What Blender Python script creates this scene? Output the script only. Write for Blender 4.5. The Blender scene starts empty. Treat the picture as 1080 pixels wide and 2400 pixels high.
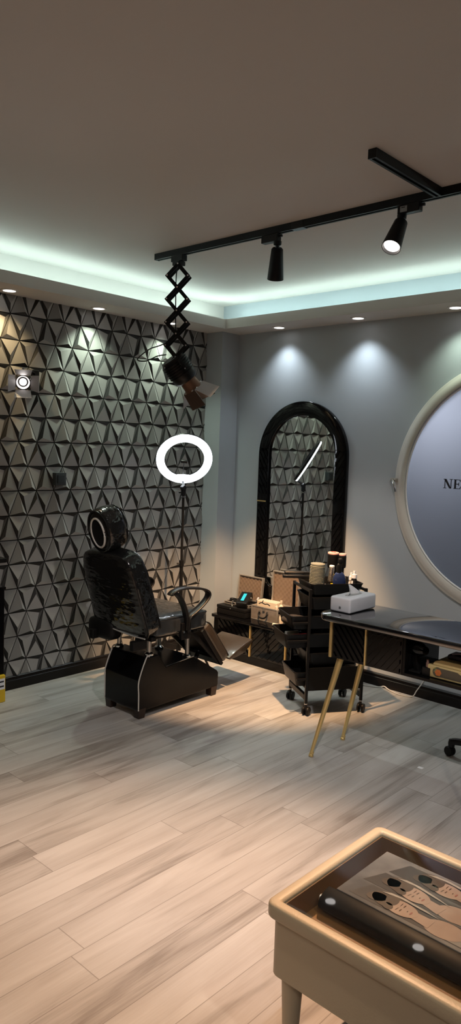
import bpy, bmesh, math, random
from mathutils import Vector, Matrix, Euler
random.seed(7)
C = bpy.context.scene.collection
PI = math.pi
V = Vector

# ---------------------------------------------------------------- camera, world, exposure
sc = bpy.context.scene
cam_d = bpy.data.cameras.new('camera'); cam = bpy.data.objects.new('camera', cam_d); C.objects.link(cam)
cam_d.sensor_fit = 'VERTICAL'; cam_d.sensor_height = 24.0; cam_d.lens = 24.0 * 1712.0 / 2400.0
_r = V((0.73447839, 0.67781413, 0.03330925)); _u = V((-0.08324147, 0.04127074, 0.99567444)); _f = V((-0.6735075, 0.73407407, -0.08673471))
m = Matrix((( _r.x, _u.x, -_f.x, 4.27141), (_r.y, _u.y, -_f.y, -4.49116), (_r.z, _u.z, -_f.z, 1.65), (0, 0, 0, 1)))
cam.matrix_world = m
cam_d.clip_start = 0.05
sc.camera = cam
sc.view_settings.view_transform = 'Standard'; sc.view_settings.look = 'None'
sc.view_settings.exposure = 0.08; sc.view_settings.gamma = 1.0
sc.view_settings.use_curve_mapping = False
w = bpy.data.worlds.new('world'); sc.world = w; w.use_nodes = True
w.node_tree.nodes['Background'].inputs[0].default_value = (0.5, 0.6, 0.7, 1)
w.node_tree.nodes['Background'].inputs[1].default_value = 0.035
sc.cycles.max_bounces = 8; sc.cycles.diffuse_bounces = 4; sc.cycles.caustics_reflective = False
sc.cycles.sample_clamp_indirect = 4.0
sc.cycles.use_denoising = True

# light levels
P_DOWN = 15.0        # each recessed downlight
P_SPOT1 = 420.0       # track spot aimed at the corner
P_SPOT2 = 340.0       # track spot aimed at the floor
E_COVE = 23.0         # cove strips
E_RING = 9.0         # ring lamp

def spot(name, loc, target, power, color, size_deg, blend=0.5, radius=0.03, parent=None):
    d = bpy.data.lights.new(name, 'SPOT'); d.energy = power; d.color = color
    d.spot_size = math.radians(size_deg); d.spot_blend = blend; d.shadow_soft_size = radius
    o = bpy.data.objects.new(name, d); C.objects.link(o)
    o.location = loc
    o.rotation_euler = (V(target) - V(loc)).to_track_quat('-Z', 'Y').to_euler()
    return o

# unseen lamps without fixtures: the first follows the desk's shadow, the others are added
spot('unseen_lamp_light', (3.5, -2.9, 2.70), (1.9, -1.35, 0.0), 110.0, (1.0, 0.92, 0.88), 74, 0.5, 0.02)
spot('unseen_lamp_light', (2.75, -4.4, 2.70), (2.1, -3.15, 0.0), 35.0, (1.0, 0.80, 0.62), 70, 1.0, 0.05)
spot('unseen_lamp_light', (4.6, -3.4, 2.70), (3.3, -2.6, 0.3), 60.0, (1.0, 0.82, 0.62), 60, 0.8, 0.04)
spot('added_pane_light', (1.95, 0.55, 2.10), (2.02, 0.1, 1.85), 26.0, (0.95, 0.93, 1.0), 110, 1.0, 0.1)  # added behind the frosted pane to brighten its upper left
spot('unseen_lamp_light', (4.9, -4.9, 2.70), (4.6, -4.6, 0.0), 42.0, (1.0, 0.85, 0.75), 120, 0.7, 0.05)  # added wide fill, its bounce lifts the whole room

# ---------------------------------------------------------------- materials
MATS = {}
def mat(name, col, rough=0.5, metal=0.0, emit=0.0, ecol=None, bump=None, spec=0.5, coat=0.0, noise=None, trans=0.0, alpha=1.0):
    """bump=(scale, strength, stretch xyz); noise=(scale, colour2, amount)"""
    if name in MATS: return MATS[name]
    M = bpy.data.materials.new(name); M.use_nodes = True
    nt = M.node_tree; b = nt.nodes['Principled BSDF']
    b.inputs['Base Color'].default_value = (*col, 1); b.inputs['Roughness'].default_value = rough
    b.inputs['Metallic'].default_value = metal; b.inputs['Specular IOR Level'].default_value = spec
    b.inputs['Coat Weight'].default_value = coat; b.inputs['Coat Roughness'].default_value = 0.05
    b.inputs['Transmission Weight'].default_value = trans; b.inputs['Alpha'].default_value = alpha
    if emit:
        b.inputs['Emission Color'].default_value = (*(ecol or col), 1); b.inputs['Emission Strength'].default_value = emit
    tc = None
    if bump or noise:
        tc = nt.nodes.new('ShaderNodeTexCoord')
    if bump:
        mp = nt.nodes.new('ShaderNodeMapping'); mp.inputs['Scale'].default_value = bump[2] if len(bump) > 2 else (1, 1, 1)
        nz = nt.nodes.new('ShaderNodeTexNoise'); nz.inputs['Scale'].default_value = bump[0]; nz.inputs['Detail'].default_value = bump[4] if len(bump) > 4 else 4
        bp = nt.nodes.new('ShaderNodeBump'); bp.inputs['Strength'].default_value = bump[1]; bp.inputs['Distance'].default_value = bump[3] if len(bump) > 3 else 0.01
        nt.links.new(tc.outputs['Object'], mp.inputs[0]); nt.links.new(mp.outputs[0], nz.inputs['Vector'])
        nt.links.new(nz.outputs['Fac'], bp.inputs['Height']); nt.links.new(bp.outputs[0], b.inputs['Normal']); nt.links.new(bp.outputs[0], b.inputs['Coat Normal'])
    if noise:
        nz = nt.nodes.new('ShaderNodeTexNoise'); nz.inputs['Scale'].default_value = noise[0]; nz.inputs['Detail'].default_value = 5
        mx = nt.nodes.new('ShaderNodeMix'); mx.data_type = 'RGBA'
        mx.inputs[6].default_value = (*col, 1); mx.inputs[7].default_value = (*noise[1], 1)
        rm = nt.nodes.new('ShaderNodeMapRange'); rm.inputs[1].default_value = 0.35; rm.inputs[2].default_value = 0.7; rm.inputs[4].default_value = noise[2]
        nt.links.new(tc.outputs['Object'], nz.inputs['Vector']); nt.links.new(nz.outputs['Fac'], rm.inputs[0])
        nt.links.new(rm.outputs[0], mx.inputs[0]); nt.links.new(mx.outputs[2], b.inputs['Base Color'])
    MATS[name] = M
    return M

PLASTER = mat('white_plaster', (0.60, 0.57, 0.54), 0.8, bump=(60, 0.03))
WALLGREY = mat('grey_paint', (0.42, 0.465, 0.50), 0.55, noise=(2.5, (0.385, 0.425, 0.455), 0.7), bump=(9, 0.06))
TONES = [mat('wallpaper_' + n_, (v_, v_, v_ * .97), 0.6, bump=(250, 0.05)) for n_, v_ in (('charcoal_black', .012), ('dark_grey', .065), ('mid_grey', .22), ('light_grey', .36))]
BASEB = mat('black_skirting', (0.007, 0.005, 0.0045), 0.35, spec=0.3)
GLOSS = mat('black_gloss', (0.003, 0.003, 0.0035), 0.06, spec=0.4)
DESKG = mat('black_glass_top', (0.006, 0.006, 0.007), 0.04, coat=1.0)
DESKG.node_tree.nodes['Principled BSDF'].inputs['IOR'].default_value = 2.3
LACQ = mat('black_lacquer', (0.004, 0.004, 0.0045), 0.2, spec=0.22)
MATTE = mat('black_matte', (0.006, 0.006, 0.0065), 0.5, spec=0.25)
PLAST = mat('black_plastic', (0.007, 0.007, 0.0075), 0.35, spec=0.32)
FILM = mat('black_leather_in_film', (0.010, 0.010, 0.010), 0.11, coat=0.4, bump=(6.5, 0.36, (1.0, 2.5, 3.0), 0.03, 2.0))
SEATF = mat('seat_leather_in_film', (0.040, 0.041, 0.041), 0.22, coat=0.6, bump=(7, 0.6, (1, 2.0, 1), 0.02, 1.5))
PADB = mat('brown_black_leather', (0.045, 0.034, 0.025), 0.3, coat=0.3, bump=(12, 0.3))
CHROME = mat('chrome', (0.75, 0.75, 0.75), 0.12, 1.0)
STEEL = mat('brushed_steel', (0.55, 0.53, 0.5), 0.35, 1.0)
ALU = mat('aluminium_trim', (0.68, 0.64, 0.58), 0.38, 0.8)
GOLD = mat('brushed_gold', (0.86, 0.64, 0.28), 0.35, 0.75)
FOOT = mat('dark_brown_wood', (0.025, 0.013, 0.009), 0.4)
PIPING = mat('pale_piping', (0.62, 0.60, 0.56), 0.4)
WHITEP = mat('white_plastic', (0.86, 0.88, 0.94), 0.25)
TISSUE = mat('white_tissue', (0.85, 0.86, 0.88), 0.9, bump=(25, 0.25))
BEIGE = mat('beige_leather', (0.50, 0.43, 0.31), 0.42, bump=(180, 0.08))
CARDB = mat('beige_card', (0.55, 0.43, 0.20), 0.55)
BROWNIN = mat('amber_board', (0.30, 0.15, 0.05), 0.3)
CASEG = mat('taupe_case_panel', (0.20, 0.175, 0.155), 0.45, noise=(40, (0.26, 0.23, 0.2), 0.8))
FOAM = mat('brown_egg_foam', (0.20, 0.145, 0.105), 0.9)
CREAM = mat('cream_plastic', (0.80, 0.70, 0.55), 0.5)
YELLOW = mat('yellow_plastic', (0.75, 0.50, 0.02), 0.4)
RED = mat('red_plastic', (0.35, 0.03, 0.03), 0.4)
GREEN = mat('green_plastic', (0.04, 0.22, 0.08), 0.4)
BLUE = mat('blue_screen', (0.02, 0.45, 0.60), 0.4, emit=0.35, ecol=(0.03, 0.55, 0.75))
PINK = mat('pink_cap', (0.70, 0.40, 0.37), 0.4)
BRUSHG = mat('grey_green_barrel', (0.25, 0.25, 0.20), 0.45)
NAVY = mat('navy_gloss', (0.02, 0.035, 0.11), 0.08, coat=0.6)
PURPLE = mat('violet_print', (0.22, 0.17, 0.50), 0.5)
PURPB = mat('purple_black_plastic', (0.03, 0.022, 0.04), 0.25)
SWITCH = mat('slate_switch', (0.045, 0.055, 0.058), 0.4)
LENS = mat('lit_lens', (1, 1, 1), 0.3, emit=5.0, ecol=(1, 0.94, 0.9))
LENSW = mat('lit_warm_lens', (1, 1, 1), 0.3, emit=7.0, ecol=(1, 0.9, 0.82))
RINGL = mat('ring_diffuser', (1, 1, 1), 0.4, emit=E_RING, ecol=(0.86, 0.92, 1.0))
COVE = mat('led_strip_light', (1, 1, 1), 0.4, emit=E_COVE, ecol=(0.74, 1.0, 0.95))
TRIMW = mat('white_trim', (0.75, 0.74, 0.72), 0.4)
FRAMEW = mat('cream_white_frame', (0.60, 0.58, 0.53), 0.35)
BEADW = mat('white_bead', (0.80, 0.80, 0.80), 0.3)
MIRROR = mat('mirror_glass', (0.80, 0.82, 0.81), 0.015, 1.0)
INK = mat('black_ink', (0.012, 0.012, 0.02), 0.5)
BARN = mat('brown_black_barndoor', (0.07, 0.045, 0.032), 0.45)
BARNS = mat('bare_aluminium', (0.62, 0.63, 0.66), 0.35, 0.6)
COPPER = mat('copper_nozzle', (0.20, 0.11, 0.07), 0.45, 0.5)
DARKP = mat('dark_card', (0.03, 0.028, 0.03), 0.4)
CABLEW = mat('white_cable_sheath', (0.7, 0.69, 0.66), 0.5)
CAPGREY = mat('label_grey', (0.36, 0.36, 0.36), 0.5)

def frost_mat():
    M = bpy.data.materials.new('frosted_glass'); M.use_nodes = True
    nt = M.node_tree; nt.nodes.remove(nt.nodes['Principled BSDF']); out = nt.nodes['Material Output']
    tl = nt.nodes.new('ShaderNodeBsdfTranslucent'); tl.inputs[0].default_value = (0.56, 0.63, 0.74, 1)
    df = nt.nodes.new('ShaderNodeBsdfDiffuse'); df.inputs[0].default_value = (0.16, 0.19, 0.25, 1)
    gl = nt.nodes.new('ShaderNodeBsdfGlossy'); gl.inputs[0].default_value = (0.9, 0.92, 1, 1); gl.inputs['Roughness'].default_value = 0.30
    m1 = nt.nodes.new('ShaderNodeMixShader'); m1.inputs[0].default_value = 0.45
    m2 = nt.nodes.new('ShaderNodeMixShader'); m2.inputs[0].default_value = 0.14
    nt.links.new(tl.outputs[0], m1.inputs[1]); nt.links.new(df.outputs[0], m1.inputs[2])
    nt.links.new(m1.outputs[0], m2.inputs[1]); nt.links.new(gl.outputs[0], m2.inputs[2]); nt.links.new(m2.outputs[0], out.inputs[0])
    return M
FROST = frost_mat()

def glass_mat():
    M = bpy.data.materials.new('table_glass'); M.use_nodes = True
    nt = M.node_tree; nt.nodes.remove(nt.nodes['Principled BSDF'])
    out = nt.nodes['Material Output']
    g = nt.nodes.new('ShaderNodeBsdfGlossy'); g.inputs['Roughness'].default_value = 0.02
    t = nt.nodes.new('ShaderNodeBsdfTransparent'); t.inputs[0].default_value = (0.92, 0.93, 0.92, 1)
    f = nt.nodes.new('ShaderNodeFresnel'); f.inputs[0].default_value = 1.5
    mx = nt.nodes.new('ShaderNodeMixShader')
    nt.links.new(f.outputs[0], mx.inputs[0]); nt.links.new(t.outputs[0], mx.inputs[1]); nt.links.new(g.outputs[0], mx.inputs[2])
    ge = nt.nodes.new('ShaderNodeNewGeometry'); mm = nt.nodes.new('ShaderNodeMath'); mm.operation = 'SUBTRACT'; mm.inputs[0].default_value = 1.0; mm.use_clamp = True
    m2 = nt.nodes.new('ShaderNodeMath'); m2.operation = 'MULTIPLY'
    nt.links.new(ge.outputs['Backfacing'], mm.inputs[1]); nt.links.new(mm.outputs[0], m2.inputs[0]); nt.links.new(f.outputs[0], m2.inputs[1]); nt.links.new(m2.outputs[0], mx.inputs[0])
    nt.links.new(mx.outputs[0], out.inputs[0])
    return M
GLASS = glass_mat()

def floor_mat():
    M = bpy.data.materials.new('grey_oak_planks'); M.use_nodes = True
    nt = M.node_tree; N = nt.nodes; L = nt.links; b = N['Principled BSDF']
    tc = N.new('ShaderNodeTexCoord'); sx = N.new('ShaderNodeSeparateXYZ'); L.new(tc.outputs['Object'], sx.inputs[0])
    W, LEN = 0.147, 1.22
    def mth(op, a, bb=None):
        n = N.new('ShaderNodeMath'); n.operation = op
        for i, s in enumerate((a, bb)):
            if s is None: continue
            if isinstance(s, (int, float)): n.inputs[i].default_value = s
            else: L.new(s, n.inputs[i])
        return n.outputs[0]
    xs = mth('DIVIDE', mth('SUBTRACT', sx.outputs[0], 0.073), W)
    row = mth('FLOOR', xs); fx = mth('FRACT', xs)
    wn = N.new('ShaderNodeTexWhiteNoise'); wn.noise_dimensions = '1D'; L.new(row, wn.inputs['W'])
    ys = mth('ADD', mth('DIVIDE', sx.outputs[1], LEN), mth('MULTIPLY', wn.outputs['Value'], 3.7))
    col = mth('FLOOR', ys); fy = mth('FRACT', ys)
    cb = N.new('ShaderNodeCombineXYZ'); L.new(row, cb.inputs[0]); L.new(col, cb.inputs[1])
    wn2 = N.new('ShaderNodeTexWhiteNoise'); wn2.noise_dimensions = '2D'; L.new(cb.outputs[0], wn2.inputs['Vector'])
    # grain: noise stretched along the plank, shifted per plank
    cv = N.new('ShaderNodeCombineXYZ')
    L.new(mth('ADD', mth('MULTIPLY', sx.outputs[0], 9.0), mth('MULTIPLY', wn2.outputs['Value'], 40.0)), cv.inputs[0])
    L.new(mth('ADD', mth('MULTIPLY', sx.outputs[1], 1.1), mth('MULTIPLY', wn2.outputs['Value'], 17.0)), cv.inputs[1])
    n1 = N.new('ShaderNodeTexNoise'); n1.inputs['Scale'].default_value = 1.3; n1.inputs['Detail'].default_value = 5; n1.inputs['Distortion'].default_value = 0.7
    L.new(cv.outputs[0], n1.inputs['Vector'])
    n2 = N.new('ShaderNodeTexNoise'); n2.inputs['Scale'].default_value = 7.0; n2.inputs['Detail'].default_value = 6
    mp = N.new('ShaderNodeMapping'); mp.inputs['Scale'].default_value = (2.6, 0.35, 1); L.new(cv.outputs[0], mp.inputs[0]); L.new(mp.outputs[0], n2.inputs['Vector'])
    rp = N.new('ShaderNodeValToRGB'); e = rp.color_ramp.elements
    e[0].position = 0.30; e[0].color = (0.27, 0.25, 0.235, 1); e[1].position = 0.68; e[1].color = (0.56, 0.555, 0.55, 1)
    k = rp.color_ramp.elements.new(0.47); k.color = (0.455, 0.44, 0.43, 1)
    f = mth('ADD', mth('ADD', mth('MULTIPLY', n1.outputs['Fac'], 0.72), mth('MULTIPLY', n2.outputs['Fac'], 0.22)), mth('MULTIPLY', mth('SUBTRACT', wn2.outputs['Value'], 0.45), 0.20))
    L.new(f, rp.inputs[0])
    ex = mth('MINIMUM', fx, mth('SUBTRACT', 1.0, fx)); ey = mth('MINIMUM', fy, mth('SUBTRACT', 1.0, fy))
    seam = mth('MAXIMUM', mth('LESS_THAN', ex, 0.010), mth('LESS_THAN', ey, 0.0014))
    mx = N.new('ShaderNodeMix'); mx.data_type = 'RGBA'; L.new(mth('MULTIPLY', seam, 0.5), mx.inputs[0]); L.new(rp.outputs[0], mx.inputs[6]); mx.inputs[7].default_value = (0.12, 0.10, 0.085, 1)
    L.new(mx.outputs[2], b.inputs['Base Color'])
    b.inputs['Roughness'].default_value = 0.42; b.inputs['Specular IOR Level'].default_value = 0.35
    bp = N.new('ShaderNodeBump'); bp.inputs['Strength'].default_value = 0.12; bp.inputs['Distance'].default_value = 0.004
    L.new(n2.outputs['Fac'], bp.inputs['Height']); L.new(bp.outputs[0], b.inputs['Normal'])
    return M
FLOORM = floor_mat()

# ---------------------------------------------------------------- mesh helpers
def new(): return bmesh.new()
def obj(name, bm, material, parent=None, smooth=False, loc=None, sub=0, mats=None):
    me = bpy.data.meshes.new(name)
    bmesh.ops.recalc_face_normals(bm, faces=bm.faces[:])
    bm.to_mesh(me); bm.free()
    for mm in (mats or [material]): me.materials.append(mm)
    if smooth:
        for p in me.polygons: p.use_smooth = True
        me.set_sharp_from_angle(angle=math.radians(smooth if smooth is not True else 40))
    o = bpy.data.objects.new(name, me); C.objects.link(o)
    if parent: o.parent = parent
    if loc: o.location = loc
    if sub:
        s = o.modifiers.new('subdivision', 'SUBSURF'); s.levels = sub; s.render_levels = sub
    return o
def tag(o, label, cat, group=None, kind=None):
    if label: o['label'] = label
    if cat: o['category'] = cat
    if group: o['group'] = group
    if kind: o['kind'] = kind
    return o
def thing(name, label, cat, loc=(0, 0, 0), rotz=0.0, group=None):
    o = bpy.data.objects.new(name, None); C.objects.link(o); o.empty_display_size = 0.05
    o.location = loc; o.rotation_euler = (0, 0, rotz)
    return tag(o, label, cat, group)
def box(bm, lo, hi, bev=0.0, seg=2, M=None):
    lo = V(lo); hi = V(hi); c = (lo + hi) / 2; d = hi - lo
    r = bmesh.ops.create_cube(bm, size=1.0); vs = r['verts']
    for v in vs: v.co = V((v.co.x * d.x + c.x, v.co.y * d.y + c.y, v.co.z * d.z + c.z))
    if bev:
        es = list({e for v in vs for e in v.link_edges})
        r2 = bmesh.ops.bevel(bm, geom=es, offset=bev, segments=seg, affect='EDGES', profile=0.5)
        vs = list({v for f in r2['faces'] for v in f.verts} | {v for v in vs if v.is_valid})
    if M is not None:
        for v in vs: v.co = M @ v.co
    return vs
def frame_from(d):
    d = V(d).normalized(); a = V((0, 0, 1)) if abs(d.z) < 0.95 else V((1, 0, 0))
    x = d.cross(a).normalized(); y = x.cross(d).normalized()
    return x, y, d
def cyl(bm, p0, p1, r0, r1=None, n=20, cap=True):
    p0 = V(p0); p1 = V(p1); r1 = r0 if r1 is None else r1
    x, y, d = frame_from(p1 - p0)
    A = [bm.verts.new(p0 + (x * math.cos(2 * PI * i / n) + y * math.sin(2 * PI * i / n)) * r0) for i in range(n)]
    B = [bm.verts.new(p1 + (x * math.cos(2 * PI * i / n) + y * math.sin(2 * PI * i / n)) * r1) for i in range(n)]
    for i in range(n): bm.faces.new((A[i], A[(i + 1) % n], B[(i + 1) % n], B[i]))
    if cap: bm.faces.new(A[::-1]); bm.faces.new(B)
def lathe(bm, prof, p0=(0, 0, 0), axis=(0, 0, 1), n=28):
    """prof: list of (radius, distance along the axis)"""
    p0 = V(p0); x, y, d = frame_from(axis); rings = []
    for (r, h) in prof:
        if r < 1e-6: rings.append([bm.verts.new(p0 + d * h)])
        else: rings.append([bm.verts.new(p0 + d * h + (x * math.cos(2 * PI * i / n) + y * math.sin(2 * PI * i / n)) * r) for i in range(n)])
    for a, b in zip(rings, rings[1:]):
        for i in range(n):
            j = (i + 1) % n
            if len(a) == 1 and len(b) == 1: continue
            if len(a) == 1: bm.faces.new((a[0], b[j], b[i]))
            elif len(b) == 1: bm.faces.new((a[i], a[j], b[0]))
            else: bm.faces.new((a[i], a[j], b[j], b[i]))
def tube(bm, pts, r, n=10, closed=False, cap=True):
    pts = [V(p) for p in pts]; rings = []; N = len(pts)
    prev = None
    for k, p in enumerate(pts):
        if closed: t = pts[(k + 1) % N] - pts[k - 1]
        else: t = pts[min(k + 1, N - 1)] - pts[max(k - 1, 0)]
        t.normalize()
        if prev is None: x, y, _ = frame_from(t)
        else:
            x = (prev - t * prev.dot(t)).normalized(); y = t.cross(x)
        prev = x
        rings.append([bm.verts.new(p + (x * math.cos(2 * PI * i / n) + y * math.sin(2 * PI * i / n)) * r) for i in range(n)])
    rng = range(N) if closed else range(N - 1)
    for k in rng:
        a, b = rings[k], rings[(k + 1) % N]
        for i in range(n): bm.faces.new((a[i], a[(i + 1) % n], b[(i + 1) % n], b[i]))
    if cap and not closed: bm.faces.new(rings[0][::-1]); bm.faces.new(rings[-1])
def strap(bm, pts, wdir, w, t, closed=False):
    """rectangular section swept along pts; wdir the direction of the width"""
    pts = [V(p) for p in pts]; wd = V(wdir).normalized(); N = len(pts); R = []
    for k, p in enumerate(pts):
        if closed: tg = pts[(k + 1) % N] - pts[k - 1]
        else: tg = pts[min(k + 1, N - 1)] - pts[max(k - 1, 0)]
        nn = tg.normalized().cross(wd).normalized()
        e = 0.25
        sec = [(-w/2, -t/2*e), (-w/2*0.8, -t/2), (w/2*0.8, -t/2), (w/2, -t/2*e), (w/2, t/2*e), (w/2*0.8, t/2), (-w/2*0.8, t/2), (-w/2, t/2*e)]
        R.append([bm.verts.new(p + wd * a + nn * b) for a, b in sec])
    n = 8
    for k in (range(N) if closed else range(N - 1)):
        a, b = R[k], R[(k + 1) % N]
        for i in range(n): bm.faces.new((a[i], a[(i + 1) % n], b[(i + 1) % n], b[i]))
    if not closed: bm.faces.new(R[0][::-1]); bm.faces.new(R[-1])
def smoothpts(pts, n=6, closed=False):
    P = [V(p) for p in pts]; out = []; N = len(P)
    rng = range(N) if closed else range(N - 1)
    for i in rng:
        if closed: a, b, c, d = P[i - 1], P[i], P[(i + 1) % N], P[(i + 2) % N]
        else: a, b, c, d = P[max(i - 1, 0)], P[i], P[i + 1], P[min(i + 2, N - 1)]
        for k in range(n):
            t = k / n
            out.append(0.5 * ((2 * b) + (c - a) * t + (2 * a - 5 * b + 4 * c - d) * t * t + (3 * b - a - 3 * c + d) * t ** 3))
    if not closed: out.append(P[-1])
    return out
def prism(bm, poly, axis, a, b):
    """poly of 2-D points extruded along 'x','y' or 'z' from a to b"""
    def P(p, h):
        return {'x': V((h, p[0], p[1])), 'y': V((p[0], h, p[1])), 'z': V((p[0], p[1], h))}[axis]
    A = [bm.verts.new(P(p, a)) for p in poly]; B = [bm.verts.new(P(p, b)) for p in poly]
    n = len(poly); fs = []
    for i in range(n): fs.append(bm.faces.new((A[i], A[(i + 1) % n], B[(i + 1) % n], B[i])))
    fs.append(bm.faces.new(A[::-1])); fs.append(bm.faces.new(B))
    return A + B
def bevel_all(bm, off, seg=2, ang=0.5):
    bmesh.ops.recalc_face_normals(bm, faces=bm.faces[:])
    es = [e for e in bm.edges if len(e.link_faces) == 2 and e.calc_face_angle(0) > ang]
    bmesh.ops.bevel(bm, geom=es, offset=off, segments=seg, affect='EDGES', profile=0.5, clamp_overlap=True)
def puff(bm, c, size, p=(6, 6, 6), n=12, M=None, shape=None):
    """cushion: rounded superellipsoid box; shape(v) may remap the unit coordinates"""
    r = bmesh.ops.create_cube(bm, size=2.0)
    es = list({e for v in r['verts'] for e in v.link_edges})
    before = set(bm.verts) - set(r['verts'])
    bmesh.ops.subdivide_edges(bm, edges=es, cuts=n, use_grid_fill=True)
    for v in [v for v in bm.verts if v not in before]:
        x, y, z = v.co
        lo, hi = 0.3, 2.0
        for _ in range(24):
            k = (lo + hi) / 2
            if (abs(x) * k) ** p[0] + (abs(y) * k) ** p[1] + (abs(z) * k) ** p[2] > 1: hi = k
            else: lo = k
        x, y, z = x * lo, y * lo, z * lo
        if shape: x, y, z = shape(x, y, z)
        co = V((x * size[0] / 2, y * size[1] / 2, z * size[2] / 2))
        if M is not None: co = M @ co
        v.co = co + V(c)
def clip_poly(poly, x0, x1, z0, z1):
    def cl(P, inside, inter):
        out = []
        for i in range(len(P)):
            a, b = P[i - 1], P[i]
            ia, ib = inside(a), inside(b)
            if ib:
                if not ia: out.append(inter(a, b))
                out.append(b)
            elif ia: out.append(inter(a, b))
        return out
    def lx(x): return lambda a, b: (x, a[1] + (b[1] - a[1]) * (x - a[0]) / (b[0] - a[0]))
    def lz(z): return lambda a, b: (a[0] + (b[0] - a[0]) * (z - a[1]) / (b[1] - a[1]), z)
    for ins, it in ((lambda p: p[0] >= x0 - 1e-9, lx(x0)), (lambda p: p[0] <= x1 + 1e-9, lx(x1)), (lambda p: p[1] >= z0 - 1e-9, lz(z0)), (lambda p: p[1] <= z1 + 1e-9, lz(z1))):
        poly = cl(poly, ins, it)
        if len(poly) < 3: return []
    return poly
def slats(bm, x0, x1, z0, z1, y0, y1, step, wid, slope):
    """diagonal raised slats inside a rectangle of the xz plane; slope dz/dx"""
    W = x1 - x0; H = z1 - z0
    k = -abs(slope) * W - step
    while k < H + abs(slope) * W + step:
        za = z0 + k; zb = za + slope * W
        poly = clip_poly([(x0, za), (x1, zb), (x1, zb + wid), (x0, za + wid)], x0, x1, z0, z1)
        if len(poly) >= 3:
            cl = [poly[0]]
            for q in poly[1:]:
                if (V(q) - V(cl[-1])).length > 1e-5: cl.append(q)
            if (V(cl[0]) - V(cl[-1])).length < 1e-5: cl.pop()
            if len(cl) >= 3: prism(bm, cl, 'y', y0, y1)
        k += step
def rrect(x0, x1, z0, z1, rad, n=8):
    """rounded rectangle outline; rad = (bottom-left, bottom-right, top-right, top-left)"""
    out = []
    for (cx, cz, r, a0) in ((x0 + rad[0], z0 + rad[0], rad[0], PI), (x1 - rad[1], z0 + rad[1], rad[1], 1.5 * PI), (x1 - rad[2], z1 - rad[2], rad[2], 0), (x0 + rad[3], z1 - rad[3], rad[3], 0.5 * PI)):
        m_ = max(1, int(n * (3 if r > 0.2 else 1)))
        for i in range(m_ + 1):
            a = a0 + 0.5 * PI * i / m_
            out.append((cx + r * math.cos(a), cz + r * math.sin(a)))
    return out
def ring_prism(bm, outer, inner, y0, y1):
    n = len(outer)
    O0 = [bm.verts.new((p[0], y0, p[1])) for p in outer]; O1 = [bm.verts.new((p[0], y1, p[1])) for p in outer]
    I0 = [bm.verts.new((p[0], y0, p[1])) for p in inner]; I1 = [bm.verts.new((p[0], y1, p[1])) for p in inner]
    for i in range(n):
        j = (i + 1) % n
        bm.faces.new((O0[i], O0[j], O1[j], O1[i])); bm.faces.new((I0[i], I1[i], I1[j], I0[j]))
        bm.faces.new((O1[i], O1[j], I1[j], I1[i])); bm.faces.new((O0[i], I0[i], I0[j], O0[j]))
def copy_tree(o, parent=None):
    c = o.copy(); C.objects.link(c)
    if parent: c.parent = parent
    for ch in [x for x in bpy.data.objects if x.parent == o]:
        copy_tree(ch, c)
    return c
def struct(name, bm, material, smooth=False, **k):
    return tag(obj(name, bm, material, smooth=smooth, **k), None, None, kind='structure')

# ---------------------------------------------------------------- the room
ZS, ZL, ZC = 2.575, 2.648, 2.82          # soffit underside, soffit lip, main ceiling
AL, AB = 0.297, 0.286                    # soffit width along the left and the back wall
X1, Y1 = 5.9, -6.4                       # far walls
HB = 0.092                               # skirting height
bm = new(); box(bm, (-0.1, Y1, -0.1), (X1, 0.1, 0)); struct('floor', bm, FLOORM)
bm = new(); box(bm, (-0.1, Y1, ZC), (X1, 0.1, ZC + 0.1)); struct('ceiling', bm, PLASTER)
bm = new(); wx, wz, wr = 2.518, 1.456, 0.75
box(bm, (-0.1, 0, 0), (wx - 1.0, 0.1, ZC)); box(bm, (wx + 1.0, 0, 0), (X1, 0.1, ZC))
_n = 96; _ci = [(wx + wr * math.cos(2 * PI * i / _n), wz + wr * math.sin(2 * PI * i / _n)) for i in range(_n)]; _re = []
for i in range(_n):
    a = 2 * PI * i / _n; dx, dz = math.cos(a), math.sin(a)
    k = min(1.0 / max(abs(dx), 1e-6), ((ZC - wz) if dz > 0 else wz) / max(abs(dz), 1e-6)); _re.append((wx + dx * k, wz + dz * k))
ring_prism(bm, _re, _ci, 0.1, 0.0)
for (cx_, cz_) in ((-1, 0), (1, 0), (1, 1), (-1, 1)):
    X_ = wx + cx_; Z_ = ZC if cz_ else 0.0
    near = sorted(range(_n), key=lambda i: (_re[i][0] - X_) ** 2 + (_re[i][1] - Z_) ** 2)
    pa = next(_re[i] for i in near if abs(_re[i][0] - X_) < 1e-6); pb = next(_re[i] for i in near if abs(_re[i][1] - Z_) < 1e-6)
    prism(bm, [(X_, Z_), pa, pb], 'y', 0.0, 0.1)
struct('wall_back', bm, WALLGREY)
bm = new(); box(bm, (X1, Y1, 0), (X1 + 0.1, 0.1, ZC)); struct('wall_right', bm, WALLGREY)
bm = new(); box(bm, (-0.1, Y1 - 0.1, 0), (X1 + 0.1, Y1, ZC)); struct('wall_front', bm, WALLGREY)
# dropped plaster border with the light cove on top of it
bm = new(); box(bm, (0, Y1, ZS), (AL, 0, ZL)); struct('trim_1', bm, PLASTER)
bm = new(); box(bm, (AL, -AB, ZS), (X1, 0, ZL)); struct('trim_2', bm, PLASTER)
bm = new(); box(bm, (X1 - 0.3, Y1, ZS), (X1, -AB, ZL)); struct('trim_3', bm, PLASTER)
bm = new(); box(bm, (AL, Y1, ZS), (X1 - 0.3, Y1 + 0.3, ZL)); struct('trim_4', bm, PLASTER)
# column in the corner
bm = new(); box(bm, (0, -0.1993, 0), (0.1852, 0, ZS)); struct('wall_corner', bm, WALLGREY)
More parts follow.
